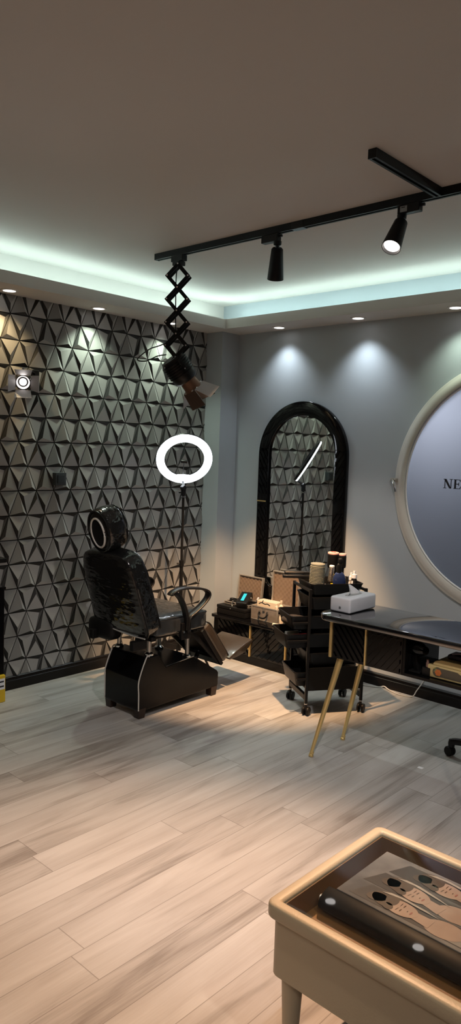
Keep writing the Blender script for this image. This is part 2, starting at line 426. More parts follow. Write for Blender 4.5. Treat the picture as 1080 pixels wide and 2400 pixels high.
# relief wall of off-centre pyramids
def relief():
    bm = new()
    w, h, z0, y0 = 0.1355, 0.1619, 0.192, -1.571
    H = 0.012
    ya, yb, za, zb = -4.6, -0.1993, HB, ZS
    # apex tables in cell units: (u, v down from the upper row), height factor
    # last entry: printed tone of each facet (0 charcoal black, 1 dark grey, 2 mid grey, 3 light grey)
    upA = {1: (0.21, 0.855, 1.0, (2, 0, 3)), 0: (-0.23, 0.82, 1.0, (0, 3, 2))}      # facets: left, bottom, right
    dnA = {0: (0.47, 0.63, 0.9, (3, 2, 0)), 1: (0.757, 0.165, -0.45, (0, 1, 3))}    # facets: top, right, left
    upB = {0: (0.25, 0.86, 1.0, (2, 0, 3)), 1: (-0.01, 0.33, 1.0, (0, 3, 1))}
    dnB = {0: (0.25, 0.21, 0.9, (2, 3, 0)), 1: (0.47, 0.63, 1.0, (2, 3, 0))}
    P = lambda yy, zz, hh: bm.verts.new((0.004 + hh, yy, zz))
    def tet(a, b, c, ap, hf, tones):
        # each tile stands clear of its neighbours by a narrow groove
        g_ = (V(a) + V(b) + V(c)) / 3
        ins = lambda q: tuple(V(q) + (g_ - V(q)).normalized() * 0.0052)
        O = [P(*q, 0) for q in (a, b, c)]
        A, B, Cc = (P(*ins(a), .005), P(*ins(b), .005), P(*ins(c), .005)); T = P(*ap, .005 + H * hf)
        for (p0, p1, q0, q1) in ((O[0], O[1], A, B), (O[1], O[2], B, Cc), (O[2], O[0], Cc, A)): bm.faces.new((p0, p1, q1, q0)).material_index = 0
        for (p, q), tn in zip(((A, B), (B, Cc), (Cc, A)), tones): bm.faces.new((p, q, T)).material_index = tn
    for n in range(-2, 16):
        zt = z0 + h * (n + 1); zl = z0 + h * n        # upper row index n+1
        even_top = (n + 1) % 2 == 0
        for k in range(-26, 14):
            yt = y0 + w * (k if even_top else k + 0.5)
            par = (k + 1) % 2
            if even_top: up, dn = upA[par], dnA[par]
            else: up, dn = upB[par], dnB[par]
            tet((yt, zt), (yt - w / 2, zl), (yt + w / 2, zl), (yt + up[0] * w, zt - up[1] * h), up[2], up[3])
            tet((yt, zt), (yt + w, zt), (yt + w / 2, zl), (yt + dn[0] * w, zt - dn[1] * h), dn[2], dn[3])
    for co, no in (((0, ya, 0), (0, -1, 0)), ((0, yb, 0), (0, 1, 0)), ((0, 0, za), (0, 0, -1)), ((0, 0, zb), (0, 0, 1))):
        bmesh.ops.bisect_plane(bm, geom=bm.verts[:] + bm.edges[:] + bm.faces[:], plane_co=co, plane_no=no, clear_outer=True)
    box(bm, (-0.1, Y1, 0), (-0.022, 0.0, ZC))
    box(bm, (-0.022, Y1, 0), (0.004, ya, ZC)); box(bm, (-0.022, Y1, ZS), (0.0, 0, ZC)); box(bm, (-0.022, Y1, 0), (0.004, 0, HB))
    me = bpy.data.meshes.new('wall_left')
    for f in bm.faces:
        if f.calc_center_median().x > -0.02 and abs(f.normal.x) > 0.2 and f.normal.x < 0 and len(f.verts) == 3: f.normal_flip()
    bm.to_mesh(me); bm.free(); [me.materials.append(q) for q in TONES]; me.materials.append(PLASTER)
    for p in me.polygons:
        if p.center.z > ZS + 0.001: p.material_index = 4
    o = bpy.data.objects.new('wall_left', me); C.objects.link(o); o['kind'] = 'structure'
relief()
# skirtings with a small moulded top
def skirting(name, path_axis, a, b):
    bm = new()
    prof = [(0, 0), (0.016, 0), (0.016, 0.060), (0.012, 0.064), (0.012, 0.072), (0.017, 0.076), (0.015, 0.084), (0.006, HB), (0, HB)]
    if path_axis == 'y': prism(bm, [(p[0] + 0.0045, p[1]) for p in prof], 'y', a, b)
    else: prism(bm, [(-p[0] - 0.0005, p[1]) for p in prof], 'x', a, b)
    struct(name, bm, BASEB)
skirting('baseboard_left', 'y', Y1, -0.2); skirting('baseboard_back', 'x', 0.187, X1)

# round frosted window
def round_window():
    cx, cz, Ro, Ri = 2.518, 1.456, 0.815, 0.722
    root = tag(thing('window_1', None, None, (cx, 0, cz)), None, None, kind='structure')
    bm = new()
    prof = [(Ro, 0.0), (Ro, 0.030), (Ro - 0.010, 0.038), (Ro - 0.022, 0.040), (Ro - 0.026, 0.046), (Ro - 0.060, 0.050), (Ro - 0.078, 0.046), (Ro - 0.082, 0.030), (Ro - 0.082, 0.001)]
    lathe(bm, prof, (0, -0.001, 0), (0, -1, 0), 128); obj('window_frame', bm, FRAMEW, root, smooth=50)
    bm = new()
    n = 128
    tube(bm, [((Ri + 0.004) * math.cos(2 * PI * i / n), -0.036, (Ri + 0.004) * math.sin(2 * PI * i / n)) for i in range(n)], 0.0055, 8, closed=True)
    obj('glazing_bead', bm, BEADW, root, smooth=True)
    bm = new(); lathe(bm, [(0, 0.0), (Ri + 0.012, 0.0)], (0, -0.022, 0), (0, -1, 0), 128)
    obj('window_pane', bm, FROST, root)
    # letters N and E
    y0, y1 = -0.0225, -0.0245; zb, zt = 1.437 - cz, 1.498 - cz
    bm = new(); x = 2.056 - cx; hw = 0.064; s = 0.013
    prism(bm, [(x + .008, zb + .004), (x + .013, zb + .004), (x + .013, zt - .004), (x + .008, zt - .004)], 'y', y0, y1)
    prism(bm, [(x + hw - .013, zb), (x + hw - .008, zb), (x + hw - .008, zt - .004), (x + hw - .013, zt - .004)], 'y', y0, y1)
    prism(bm, [(x + hw - .022, zb), (x + hw - .008, zb), (x + .020, zt), (x + .004, zt)], 'y', y0, y1)
    for (a, b, z) in ((0, .022, zb), (hw - .022, hw, zt - .004), (0, .014, zt - .004)):
        prism(bm, [(x + a, z), (x + b, z), (x + b, z + .004), (x + a, z + .004)], 'y', y0, y1)
    obj('letter', bm, INK, root)
    bm = new(); x = 2.126 - cx
    prism(bm, [(x + .006, zb), (x + .018, zb), (x + .018, zt), (x + .006, zt)], 'y', y0, y1)
    prism(bm, [(x, zb), (x + .048, zb), (x + .052, zb + .018), (x + .049, zb + .018), (x + .042, zb + .004), (x, zb + .004)], 'y', y0, y1)
    prism(bm, [(x, zt), (x + .046, zt), (x + .048, zt - .016), (x + .045, zt - .016), (x + .040, zt - .004), (x, zt - .004)], 'y', y0, y1)
    prism(bm, [(x + .018, zb + .029), (x + .032, zb + .029), (x + .036, zb + .020), (x + .038, zb + .020), (x + .038, zb + .044), (x + .036, zb + .044), (x + .032, zb + .034), (x + .018, zb + .034)], 'y', y0, y1)
    obj('letter', bm, INK, root)
    # latch
    bm = new(); box(bm, (-Ro - .030, -0.050, 0.005), (-Ro + 0.030, -0.040, 0.030), 0.003); lathe(bm, [(0, 0), (.013, 0), (.013, .02), (0, .022)], (-Ro - 0.004, -0.05, 0.017), (0, -1, 0), 16)
    la = obj('latch', bm, STEEL, root, smooth=True)
    bm = new(); tube(bm, smoothpts([(-Ro - .004, -.066, .017), (-Ro + .012, -.074, .0), (-Ro + .026, -.078, -.03), (-Ro + .034, -.078, -.062)]), 0.008, 10); obj('latch_lever', bm, CHROME, la, smooth=True)
round_window()

# ---------------------------------------------------------------- lamps of the room
def downlight(i, x, y, col, label, power, group):
    t = thing('recessed_downlight', label, 'ceiling light', (x, y, ZS), 0, group)
    bm = new(); lathe(bm, [(0.036, -0.001), (0.040, -0.006), (0.052, -0.005), (0.055, 0.0)], (0, 0, 0), (0, 0, 1), 32); obj('trim_ring', bm, TRIMW, t, smooth=True)
    bm = new(); lathe(bm, [(0, -0.004), (0.036, -0.004), (0.040, -0.0005), (0, -0.0005)], (0, 0, 0), (0, 0, 1), 32); obj('lens', bm, LENS, t, smooth=True)
    s = spot('downlight_light', (x, y, ZS - 0.02), (x, y, 0), power, col, 104, 1.0, 0.03)
    return t
LG = (0.84, 1.0, 0.80); LC = (0.86, 0.94, 1.0)
downlight(0, 0.127, -2.054, (1.0, 0.72, 0.38), 'round recessed downlight above wall-mounted barn-door spot at far left', P_DOWN * 1.7, 'downlights in the ceiling border')
downlight(1, 0.130, -1.377, LG, 'round recessed downlight at middle of charcoal relief wall top', P_DOWN * 2.0, 'downlights in the ceiling border')
downlight(2, 0.122, -0.699, LG, 'round recessed downlight just left of scissor arm, above relief wall', P_DOWN * 1.7, 'downlights in the ceiling border')
downlight(3, 0.701, -0.124, LC, 'round recessed downlight nearest the corner column, over grey wall', P_DOWN * 1.0, 'downlights in the ceiling border')
downlight(4, 1.414, -0.143, LC, 'round recessed downlight over grey wall, right of the arched mirror', P_DOWN * 1.15, 'downlights in the ceiling border')
downlight(5, 2.125, -0.134, LG, 'round recessed downlight above left edge of round window', P_DOWN * 0.8, 'downlights in the ceiling border')

bm = new(); box(bm, (0.150, -5.8, ZL + 0.0005), (0.164, -0.16, ZL + 0.012)); tag(obj('led_strip', bm, COVE), 'glowing strip in the cove above the relief wall', 'led strip', 'cove light strips')
bm = new(); box(bm, (0.17, -0.160, ZL + 0.0005), (5.6, -0.146, ZL + 0.012)); tag(obj('led_strip', bm, COVE), 'glowing strip in the cove above the grey wall', 'led strip', 'cove light strips')

YT = -1.438
ZB = ZC - 0.036
def track():
    t = thing('ceiling_track', 'long black lighting track across the ceiling', 'lighting track', (0.79, YT, ZC))
    bm = new()
    def rail(x0, x1): 
        prism(bm, [(-.018, -.036), (-.007, -.036), (-.007, -.012), (.007, -.012), (.007, -.036), (.018, -.036), (.018, 0), (-.018, 0)], 'x', x0, x1)
    rail(0, 1.09); obj('rail', bm, MATTE, t)
    bm = new(); rail(1.096, 4.4); obj('rail', bm, MATTE, t)
    bm = new(); box(bm, (-.006, -.0185, -.037), (0.0, .0185, -0.0005)); obj('end_cap', bm, PLAST, t)
    bm = new(); box(bm, (1.055, -.0195, -.0375), (1.13, .0195, -.0005)); obj('joint_cover', bm, PLAST, t)
    b = thing('ceiling_track', 'short black lighting track branching off the long track', 'lighting track', (2.66, -1.99, ZC))
    bm = new(); prism(bm, [(-.018, -.036), (-.007, -.036), (-.007, -.012), (.007, -.012), (.007, -.036), (.018, -.036), (.018, 0), (-.018, 0)], 'y', 0.0, 0.533); obj('rail', bm, MATTE, b)
    bm = new(); box(bm, (-.0185, -.006, -.037), (.0185, 0.0, -0.0005)); obj('end_cap', bm, PLAST, b)
track()
def track_spot(x, y, aim, lab, lens_mat, col, power, adx, lit_deg, sticker=False, soft=0.55):
    t = thing('track_spotlight', lab, 'spotlight', (x, y, ZB), 0, 'cone spotlights on the track')
    bm = new(); box(bm, (-0.055 + adx, -.018, -.040), (0.055 + adx, .018, -0.0005), 0.003); ad = obj('adapter', bm, PLAST, t)
    bm = new(); box(bm, (adx + (0.055), -.006, -.020), (adx + 0.075, .006, -.008), 0.002); obj('lever', bm, PLAST, ad)
    if sticker:
        bm = new(); box(bm, (adx - 0.040, -.0190, -.034), (adx - 0.005, -.0181, -.008)); obj('sticker', bm, CAPGREY, ad)
        bm = new(); box(bm, (adx - 0.034, -.0196, -.016), (adx - 0.015, -.0191, -.012)); obj('sticker_print', bm, INK, ad)
    bm = new(); lathe(bm, [(0, -.0405), (.022, -.0405), (.021, -.058), (.012, -.062), (.010, -.074), (0, -.076)], (0, 0, 0), (0, 0, 1), 20); obj('knuckle', bm, PLAST, t, smooth=True)
    d = V(aim).normalized(); p = V((0, 0, -.066))
    bm = new(); q = p + d * 0.004
    lathe(bm, [(0, 0), (.024, .002), (.031, .010), (.043, .150), (.044, .166), (.041, .166), (.038, .150), (.0, .150)], q, d, 32); can = obj('can', bm, MATTE, t, smooth=True)
    bm = new(); lathe(bm, [(.0385, .1665), (.0445, .1665), (.0445, .161), (.0445, .1665)], q, d, 32)
    bm.free()
    bm = new(); lathe(bm, [(0, .1505), (.0365, .1505), (.0365, .1535), (0, .1545)], q, d, 32); obj('lens', bm, lens_mat, t, smooth=True)
    lp = V((x, y, ZB)) + q + d * 0.175
    spot('track_spot_light', lp, lp + d, power, col, lit_deg, soft, 0.03)
track_spot(1.742, YT, V((-0.31, 0.33, -0.90)), 'black cone spotlight on track, turned away with its lens hidden', LENSW, (1.0, 0.58, 0.29), P_SPOT1, -0.045, 52)
track_spot(2.476, YT, V((0.05, -0.56, -0.85)), 'black cone spotlight on track with its glowing lens in view', LENSW, (1.0, 0.56, 0.31), P_SPOT2, 0.040, 72, True, 1.0)

def barn_doors(parent, c, d, half, length, spread, mats, faces=(0, 1, 2, 3), roll=0.0):
    """four flaps hinged on a square around the lens"""
    x, y, d = frame_from(d)
    if roll:
        x, y = x * math.cos(roll) + y * math.sin(roll), -x * math.sin(roll) + y * math.cos(roll)
    for i in faces:
        a, b = ((x, y), (y, -x), (-x, -y), (-y, x))[i]
        s = spread[i]
        o_dir = (d * math.cos(s) + a * math.sin(s)).normalized(); nn = o_dir.cross(b).normalized()
        p0 = c + a * half
        bm = new(); w0 = half * 0.95; w1 = half * 1.15; t = 0.0012
        P = [p0 - b * w0, p0 + b * w0, p0 + b * w1 + o_dir * length, p0 - b * w1 + o_dir * length]
        A = [bm.verts.new(q + nn * t) for q in P]; B = [bm.verts.new(q - nn * t) for q in P]
        bm.faces.new(A); bm.faces.new(B[::-1])
        for k in range(4): bm.faces.new((A[k], B[k], B[(k + 1) % 4], A[(k + 1) % 4]))
        f = obj('barn_door', bm, mats[i], parent)
        for sgn in (-1, 1):
            bm = new(); cyl(bm, p0 + b * (w0 * .6 * sgn) - b * .006, p0 + b * (w0 * .6 * sgn) + b * .006, .0045, n=10); obj('hinge', bm, CHROME, f, smooth=True)

def scissor_lamp():
    X, Y = 0.985, YT
    t = thing('scissor_arm_lamp', 'black studio lamp with barn doors hanging on a scissor arm from the track', 'studio lamp', (X, Y, ZB))
    bm = new(); box(bm, (-.05, -.02, -.035), (.05, .02, -.0005), .003); box(bm, (-.03, -.026, -.06), (.03, .026, -.035), .003); obj('track_mount', bm, MATTE, t)
    # lattice: plane spanned by h (towards the right of the room) and z
    h = V((0.80, 0.60, 0)).normalized(); n = V((-h.y, h.x, 0))
    top = -0.055; cell = 0.136; hw = 0.062; ncell = 5
    def P(s, z, off): return h * s + n * off + V((0, 0, z))
    def bar(a, b, off):
        bm = new(); A = P(*a, off); B = P(*b, off); dd = (B - A).normalized()
        strap(bm, [A - dd * .008, A + dd * .001, B - dd * .001, B + dd * .008], n, 0.005, 0.021)
        return obj('scissor_bar', bm, MATTE, t)
    def riv(s, z):
        bmr = new(); cyl(bmr, P(s, z, -.043), P(s, z, .043), .0050, n=10); obj('rivet', bmr, CHROME, t, smooth=True)
    for k in range(ncell):
        zt = top - cell * k; zm = zt - cell / 2; zb = zt - cell
        for off in (-.034, .034):
            if k < ncell - 1:
                bar((0, zt), (hw, zm), off); bar((0, zt), (-hw, zm), off + (.006 if off < 0 else -.006))
                bar((hw, zm), (0, zb), off + (.006 if off < 0 else -.006)); bar((-hw, zm), (0, zb), off)
            else:
                bar((0, zt), (hw, zm), off); bar((0, zt), (-hw * .6, zm + .02), off + (.006 if off < 0 else -.006))
        riv(0, zt); riv(hw, zm); riv(-hw, zm)
    # lamp head, built around its own pivot
    piv = V((0.012, .022, top - cell * (ncell - 1.05)))
    aim = V((0.24, 0.60, -0.72)).normalized(); S = 1.28
    c0 = piv + V((-0.045, -0.035, -0.01))
    sl = lambda P: [(r * S, h_ * S) for r, h_ in P]
    bm = new(); lathe(bm, sl([(0, 0), (.052, .002), (.060, .012), (.062, .10), (.060, .118), (.050, .128), (0, .128)]), c0, aim, 28); hd = obj('lamp_head', bm, PLAST, t, smooth=True)
    bm = new(); prof_ = [(.0612, .020)]
    for k in range(6): prof_ += [(.0612, .022 + k * .012), (.067, .023 + k * .012), (.067, .027 + k * .012), (.0612, .028 + k * .012)]
    lathe(bm, sl(prof_), c0, aim, 28); obj('cooling_fins', bm, MATTE, hd, smooth=True)
    bm = new(); lathe(bm, sl([(.040, .126), (.042, .165), (.046, .180), (.040, .180), (.036, .150), (0, .150)]), c0, aim, 28); obj('nozzle', bm, COPPER, t, smooth=True)
    bm = new(); x_, y_, d_ = frame_from(aim)
    pts = [c0 + aim * .06 + x_ * .092, c0 + aim * .02 + x_ * .092, piv + x_ * .06, piv, piv - x_ * .06, c0 + aim * .02 - x_ * .092, c0 + aim * .06 - x_ * .092]
    strap(bm, pts, y_, .022, .004); obj('yoke', bm, MATTE, t)
    bm = new(); lathe(bm, sl([(0, .1515), (.034, .1515), (.034, .154), (0, .155)]), c0, aim, 24); obj('lens', bm, LENSW, t, smooth=True)
    barn_doors(t, c0 + aim * .176 * S, aim, .052, .112, (0.75, 0.10, 0.75, 0.10), (BARNS, BARN, BARNS, BARN), roll=math.radians(25))
    bm = new()
    tube(bm, smoothpts([c0 + V((-.02, -.02, .02)), c0 + V((-.07, -.05, .01)), c0 + V((-.13, -.09, -.02)), c0 + V((-.17, -.12, -.01)), c0 + V((-.11, -.08, .05)), c0 + V((-.05, -.03, .08)), piv + V((-.03, -.01, .12)), V((-.015, 0, -.40)), V((-.02, 0, -.12)), V((0, 0, -.06))], 8), .0035, 8)
    obj('cable', bm, MATTE, t, smooth=True)
    lp = V((X, Y, ZB)) + c0 + aim * .25
    spot('scissor_lamp_light', lp, lp + aim, 14, (1, .86, .72), 60, .6, .03)
scissor_lamp()

def wall_spot():
    c = V((0.235, -2.020, 2.012)); aim = V((0.70, -0.42, -0.20)).normalized()
    t = thing('wall_spotlight', 'small barn-door spotlight glowing on the relief wall at far left', 'studio lamp', (0.04, -1.83, 2.03))
    o = V((0.04, -1.83, 2.03))
    bm = new(); box(bm, (-.028, -.045, -.075), (.032, .030, .085), .004); obj('wall_plate', bm, MATTE, t)
    bm = new(); strap(bm, smoothpts([(.012, 0, .05), (.06, -.03, .06), (.12, -.09, .062), c - o + V((0, 0, .066)) - aim * .05]), V((.5, .8, 0)), .02, .005); strap(bm, smoothpts([(.012, 0, -.04), (.06, -.03, -.055), (.12, -.09, -.060), c - o - V((0, 0, .066)) - aim * .05]), V((.5, .8, 0)), .02, .005); obj('yoke', bm, MATTE, t)
    bm = new(); lathe(bm, [(0, -.13), (.045, -.128), (.052, -.118), (.054, -.04), (.046, -.03), (.046, .0), (.040, .0), (.036, -.02), (0, -.02)], c - o, aim, 28); obj('lamp_head', bm, PLAST, t, smooth=True)
    bm = new(); lathe(bm, [(.030, -.019), (.040, .002), (.042, .002), (.042, -.019)], c - o, aim, 28); obj('reflector', bm, BARNS, t, smooth=True)
    bm = new(); lathe(bm, [(0, -.0185), (.022, -.0185), (.022, -.015), (0, -.013)], c - o, aim, 24); obj('lens', bm, LENSW, t, smooth=True)
    barn_doors(t, c - o + aim * .004, aim, .046, .062, (0.75, 0.7, 0.9, 0.7), (BARNS, BARNS, BARNS, BARNS))
    bm = new()
    for dz in (.052, -.05): cyl(bm, c - o - aim * .05 + V((0, 0, dz)), c - o - aim * .05 + V((0, 0, dz * 1.5)), .008, n=12)
    obj('knob', bm, CHROME, t, smooth=True)
    spot('wall_spot_light', c + aim * .01, c + aim, 10, (1, .9, .82), 90, .6, .03)
wall_spot()

def ring_light():
    c = V((0.380, -0.770, 1.563)); n = V((0.77 * .86, -0.63 * .86, -0.50)).normalized()
    t = thing('ring_light', 'lit ring lamp on a black tripod stand in the corner', 'ring light', (c.x - 0.02, c.y + 0.02, 0))
    o = V((c.x - 0.02, c.y + 0.02, 0)); cc = c - o
    bm = new(); lathe(bm, [(.147, .004), (.147, .013), (.152, .016), (.200, .016), (.205, .013), (.205, .004)], cc, n, 72); obj('diffuser_ring', bm, RINGL, t, smooth=True)
    bm = new(); lathe(bm, [(.1475, .0035), (.2055, .0035), (.2075, -.002), (.203, -.018), (.150, -.018), (.1465, -.002), (.1475, .0035)], cc, n, 72); obj('ring_housing', bm, PLAST, t, smooth=True)
    x, y, d = frame_from(n); up = y if y.z > 0 else -y
    # ring bottom bar
    bm = new(); p = cc - up * .135; xx = x
    P = [p - xx * .065, p + xx * .065]
    strap(bm, [P[0] - up * .016, P[0] * .5 + P[1] * .5 - up * .014, P[1] - up * .016], up, .022, .012); obj('lower_bar', bm, RINGL, t)
    bm = new(); tube(bm, smoothpts([cc - up * .15 - n * .012, cc - up * .12 - n * .01, cc - up * .06 - n * .006, cc - up * .03]), .003, 8); box(bm, (-.024, -.008, -.010), (.024, .008, .010), .003, M=Matrix.Translation(cc - up * .025) @ V((0, 0, 1)).rotation_difference(up).to_matrix().to_4x4() @ Matrix.Rotation(0.75, 4, 'Z')); obj('phone_clip', bm, PLAST, t, smooth=True)
    bot = cc - up * .19 - n * .006
    px = V((0, 0, 0))
    bm = new(); cyl(bm, bot, V((0, 0, bot.z - .055)), .010, n=14); lathe(bm, [(0, 0), (.018, .0), (.018, .03), (0, .03)], V((-.018, 0, bot.z - .055)), V((1, 0, 0)), 16); obj('tilt_joint', bm, PLAST, t, smooth=True)
    z1 = bot.z - .05
    bm = new(); cyl(bm, px + V((0, 0, .75)), V((0, 0, z1)), .0095, n=16); obj('upper_pole', bm, MATTE, t, smooth=True)
    bm = new(); cyl(bm, (0, 0, .12), (0, 0, .78), .0135, n=16); obj('lower_pole', bm, MATTE, t, smooth=True)
    for z in (z1 - .06, .76):
        bm = new(); cyl(bm, (0, 0, z), (0, 0, z + .045), .019, n=16); cyl(bm, (0, 0, z + .022), (-.018, -.030, z + .022), .007, n=10); obj('clamp_collar', bm, PLAST, t, smooth=True)
    bm = new(); cyl(bm, (0, 0, z1 - .075), (0, 0, z1 - .065), .0175, n=16); obj('collar_trim', bm, CHROME, t, smooth=True)
    for k in range(3):
        a = 0.35 + 2 * PI * k / 3; dv = V((math.cos(a), math.sin(a), 0))
        bm = new(); strap(bm, [dv * .018 + V((0, 0, .42)), dv * .26 + V((0, 0, .010))], V((-dv.y, dv.x, 0)), .016, .012); lg = obj('tripod_leg', bm, MATTE, t)
        bm = new(); lathe(bm, [(0, 0), (.012, 0), (.012, .02), (0, .024)], dv * .262, (0, 0, 1), 12); obj('rubber_foot', bm, PLAST, lg, smooth=True)
        bm = new(); strap(bm, [dv * .016 + V((0, 0, .16)), dv * .14 + V((0, 0, .20))], V((-dv.y, dv.x, 0)), .012, .006); obj('brace', bm, MATTE, t)
ring_light()

# ---------------------------------------------------------------- wall pieces
def wall_switch():
    t = thing('wall_switch', 'dark grey square light switch on the charcoal relief wall', 'light switch', (0.046, -1.609, 1.403))
    bm = new(); box(bm, (-0.042, -.043, -.043), (0.006, .043, .043), .003); obj('switch_plate', bm, SWITCH, t)
    bm = new(); box(bm, (0.0062, -.028, -.028), (0.011, .028, .028), .002); obj('rocker', bm, mat('slate_rocker', (.03, .038, .042), .35), t)
wall_switch()

def arched_mirror():
    x0, x1, zb, zt = 0.466, 1.304, 0.46, 2.023
    t = thing('arched_mirror', 'tall arched wall mirror in a glossy black slatted frame', 'mirror', ((x0 + x1) / 2, 0, zb))
    cx = (x0 + x1) / 2
    ra = (x1 - x0) / 2
    outer = rrect(x0 - cx, x1 - cx, 0, zt - zb, (.16, .16, ra - .001, ra - .001))
    g = 0.108
    inner = rrect(x0 - cx + g, x1 - cx - g, g, zt - zb - .103, (.07, .07, ra - g - .001, ra - g - .001))
    bm = new(); ring_prism(bm, outer, inner, -0.001, -0.034); bevel_all(bm, .005, 3, 0.9); fr = obj('mirror_frame', bm, GLOSS, t, smooth=30)
    bm = new(); inn2 = rrect(x0 - cx + g - .004, x1 - cx - g + .004, g - .004, zt - zb - .099, (.074, .074, ra - g + .003, ra - g + .003)); prism(bm, inn2, 'y', -0.002, -0.016); obj('mirror_glass', bm, MIRROR, t)
    bm = new(); inn3 = rrect(x0 - cx + g + .004, x1 - cx - g - .004, g + .004, zt - zb - .107, (.066, .066, ra - g - .005, ra - g - .005)); ring_prism(bm, inner, inn3, -0.0165, -0.024); obj('inner_bead', bm, LACQ, t)
    # slatted panels on both uprights
    zs = 1.66 - zb
    for s, slope in ((-1, -1.6), (1, 1.6)):
        xa, xb = (x0 - cx + .014, x0 - cx + g - .012) if s < 0 else (x1 - cx - g + .012, x1 - cx - .014)
        for (za, zz) in ((zs - .36, zs), (zs - .82, zs - .46)):
            bm = new(); slats(bm, xa, xb, za, zz, -0.0342, -0.040, .062, .030, slope)
            for q in range(5):
                zq = za + (zz - za) * q / 4
                prism(bm, [(xa, zq), (xb, zq), (xb, zq + .004), (xa, zq + .004)], 'y', -.0342, -.0435)
            obj('slatted_panel', bm, GLOSS, t)
    bm = new(); box(bm, (x0 - cx + .002, -.0375, 1.236 - zb), (x0 - cx + g - .016, -.0342, 1.246 - zb)); obj('gold_strip', bm, GOLD, t)['label'] = 'thin brass strip across the frame'
arched_mirror()

# ---------------------------------------------------------------- salon chair
def salon_chair():
    t = thing('salon_chair', 'black barber chair still in plastic film, seen from behind', 'chair', (0.836, -1.35, 0))
    ox, oy = 0.836, -1.35
    L = lambda x, y, z: (x - ox, y - oy, z)
    prof = [(-1.680, .045), (-1.686, .060), (-1.686, .244), (-1.63, .372), (-1.533, .375), (-1.47, .287), (-1.227, .306), (-1.004, .167), (-.992, .150), (-.992, .070), (-.998, .060)]
    bm = new(); prism(bm, [(p[0] - oy, p[1]) for p in prof], 'x', -.164, .164); bevel_all(bm, .006, 2, 0.3); base = obj('base', bm, LACQ, t)
    for s in (-1, 1):
        bm = new(); tube(bm, smoothpts([L(ox + s * .1635, -1.6855, .055), L(ox + s * .1635, -1.6865, .15), L(ox + s * .1635, -1.6865, .243), L(ox + s * .1635, -1.632, .372), L(ox + s * .1635, -1.61, .376)], 5), .004, 8); obj('piping', bm, PIPING, base, smooth=True)
        bm = new(); tube(bm, [L(ox + s * .163, -1.468, .288), L(ox + s * .163, -1.35, .297), L(ox + s * .163, -1.228, .307)], .0025, 8); obj('edge_trim', bm, STEEL, base, smooth=True)
    for sx in (-1, 1):
        for y in (-1.655, -1.03):
            bm = new(); vs = box(bm, L(ox + sx * .137 - .028, y - .028, 0), L(ox + sx * .137 + .028, y + .028, .062))
            for v in vs:
                if v.co.z < .01: v.co.x += (ox + sx * .137 - ox - v.co.x) * .2; v.co.y += (y - oy - v.co.y) * .2
            obj('foot', bm, FOOT, t)
    # hydraulic posts with chrome collars
    for x, y, zb in ((.97, -1.585, .375), (.97, -1.262, .303), (.70, -1.60, .375), (.70, -1.262, .303)):
        bm = new(); cyl(bm, L(x, y, zb - .01), L(x, y, .49), .014, n=16); po = obj('lift_post', bm, STEEL, t, smooth=True)
        bm = new(); lathe(bm, [(.014, 0), (.028, 0), (.029, .010), (.020, .018), (.015, .020)], L(x, y, zb + .001), (0, 0, 1), 20); obj('collar', bm, CHROME, po, smooth=True)
    # seat frame
    bm = new(); box(bm, L(.62, -1.64, .480), L(1.05, -1.60, .508), .004); box(bm, L(.62, -1.29, .480), L(1.05, -1.25, .508), .004)
    for x in (.66, 1.01): box(bm, L(x - .02, -1.72, .484), L(x + .02, -1.17, .508), .004)
    for x in (.63, 1.02): box(bm, L(x - .018, -1.77, .44), L(x + .018, -1.66, .50), .006)
    obj('seat_frame', bm, MATTE, t)
    # seat cushion
    bm = new(); puff(bm, L(.836, -1.420, .567), (.515, .440, .118), (14, 14, 7), 14, shape=lambda x, y, z: (x, y, z + (0.16 * (1 - x * x) * (1 - y * y) if z > 0 else 0)))
    st = obj('seat', bm, SEATF, t, smooth=True)
    bm = new(); tube(bm, [(p[0], p[1], .612) for p in rrect(.583 - ox, 1.089 - ox, -1.637 - oy, -1.203 - oy, (.03,) * 4)], .005, 6, closed=True); obj('seat_piping', bm, PLAST, st, smooth=True)
    # backrest, reclined
    tilt = math.atan2(.155, .50)
    M = Matrix.Rotation(tilt, 4, 'X')
    def shp(x, y, z):
        k = 1.0 - 0.10 * max(0, z) ** 2 - 0.03 * (z + 1) / 2
        return (x * k, y * (1.0 + .05 * (1 - x * x)), z - (0.06 * x * x if z > 0 else 0))
    bm = new(); puff(bm, L(.842, -1.722, .775), (.515, .128, .535), (8, 9, 8), 16, M, shp); bk = obj('backrest', bm, FILM, t, smooth=True)
    for yy in (-.050, .050):
        bm = new(); pts = []
        for (a, b) in rrect(-.253, .253, -.262, .258, (.05, .05, .12, .12)):
            x, _, z = shp(a / .2575, 0, b / .2675)
            pts.append(M @ V((x * .2575 * 1.0, yy, z * .2675)) + V(L(.842, -1.722, .775)))
        tube(bm, pts, .005, 6, closed=True); obj('back_piping', bm, PLAST, bk, smooth=True)
    # film hem hanging at the lower edge
    bm = new(); pts = [M @ V((x, -.070 - .004 * math.sin(9 * x), -.235 - .012 * math.sin(5 * x + 1))) + V(L(.842, -1.722, .775)) for x in [i * .02 - .24 for i in range(25)]]
    tube(bm, pts, .0045, 6); hem = obj('film_hem', bm, mat('clear_film_fold', (.45, .44, .42), .2), bk, smooth=True)
    # mechanism cover under the backrest
    bm = new(); puff(bm, L(.66, -1.685, .505), (.25, .11, .13), (4, 4, 4), 10); obj('recline_cover', bm, MATTE, t, smooth=True)
    # headrest drum
    hc = V(L(.836, -1.815, 1.155)); Mh = Matrix.Rotation(tilt * .8, 4, 'X')
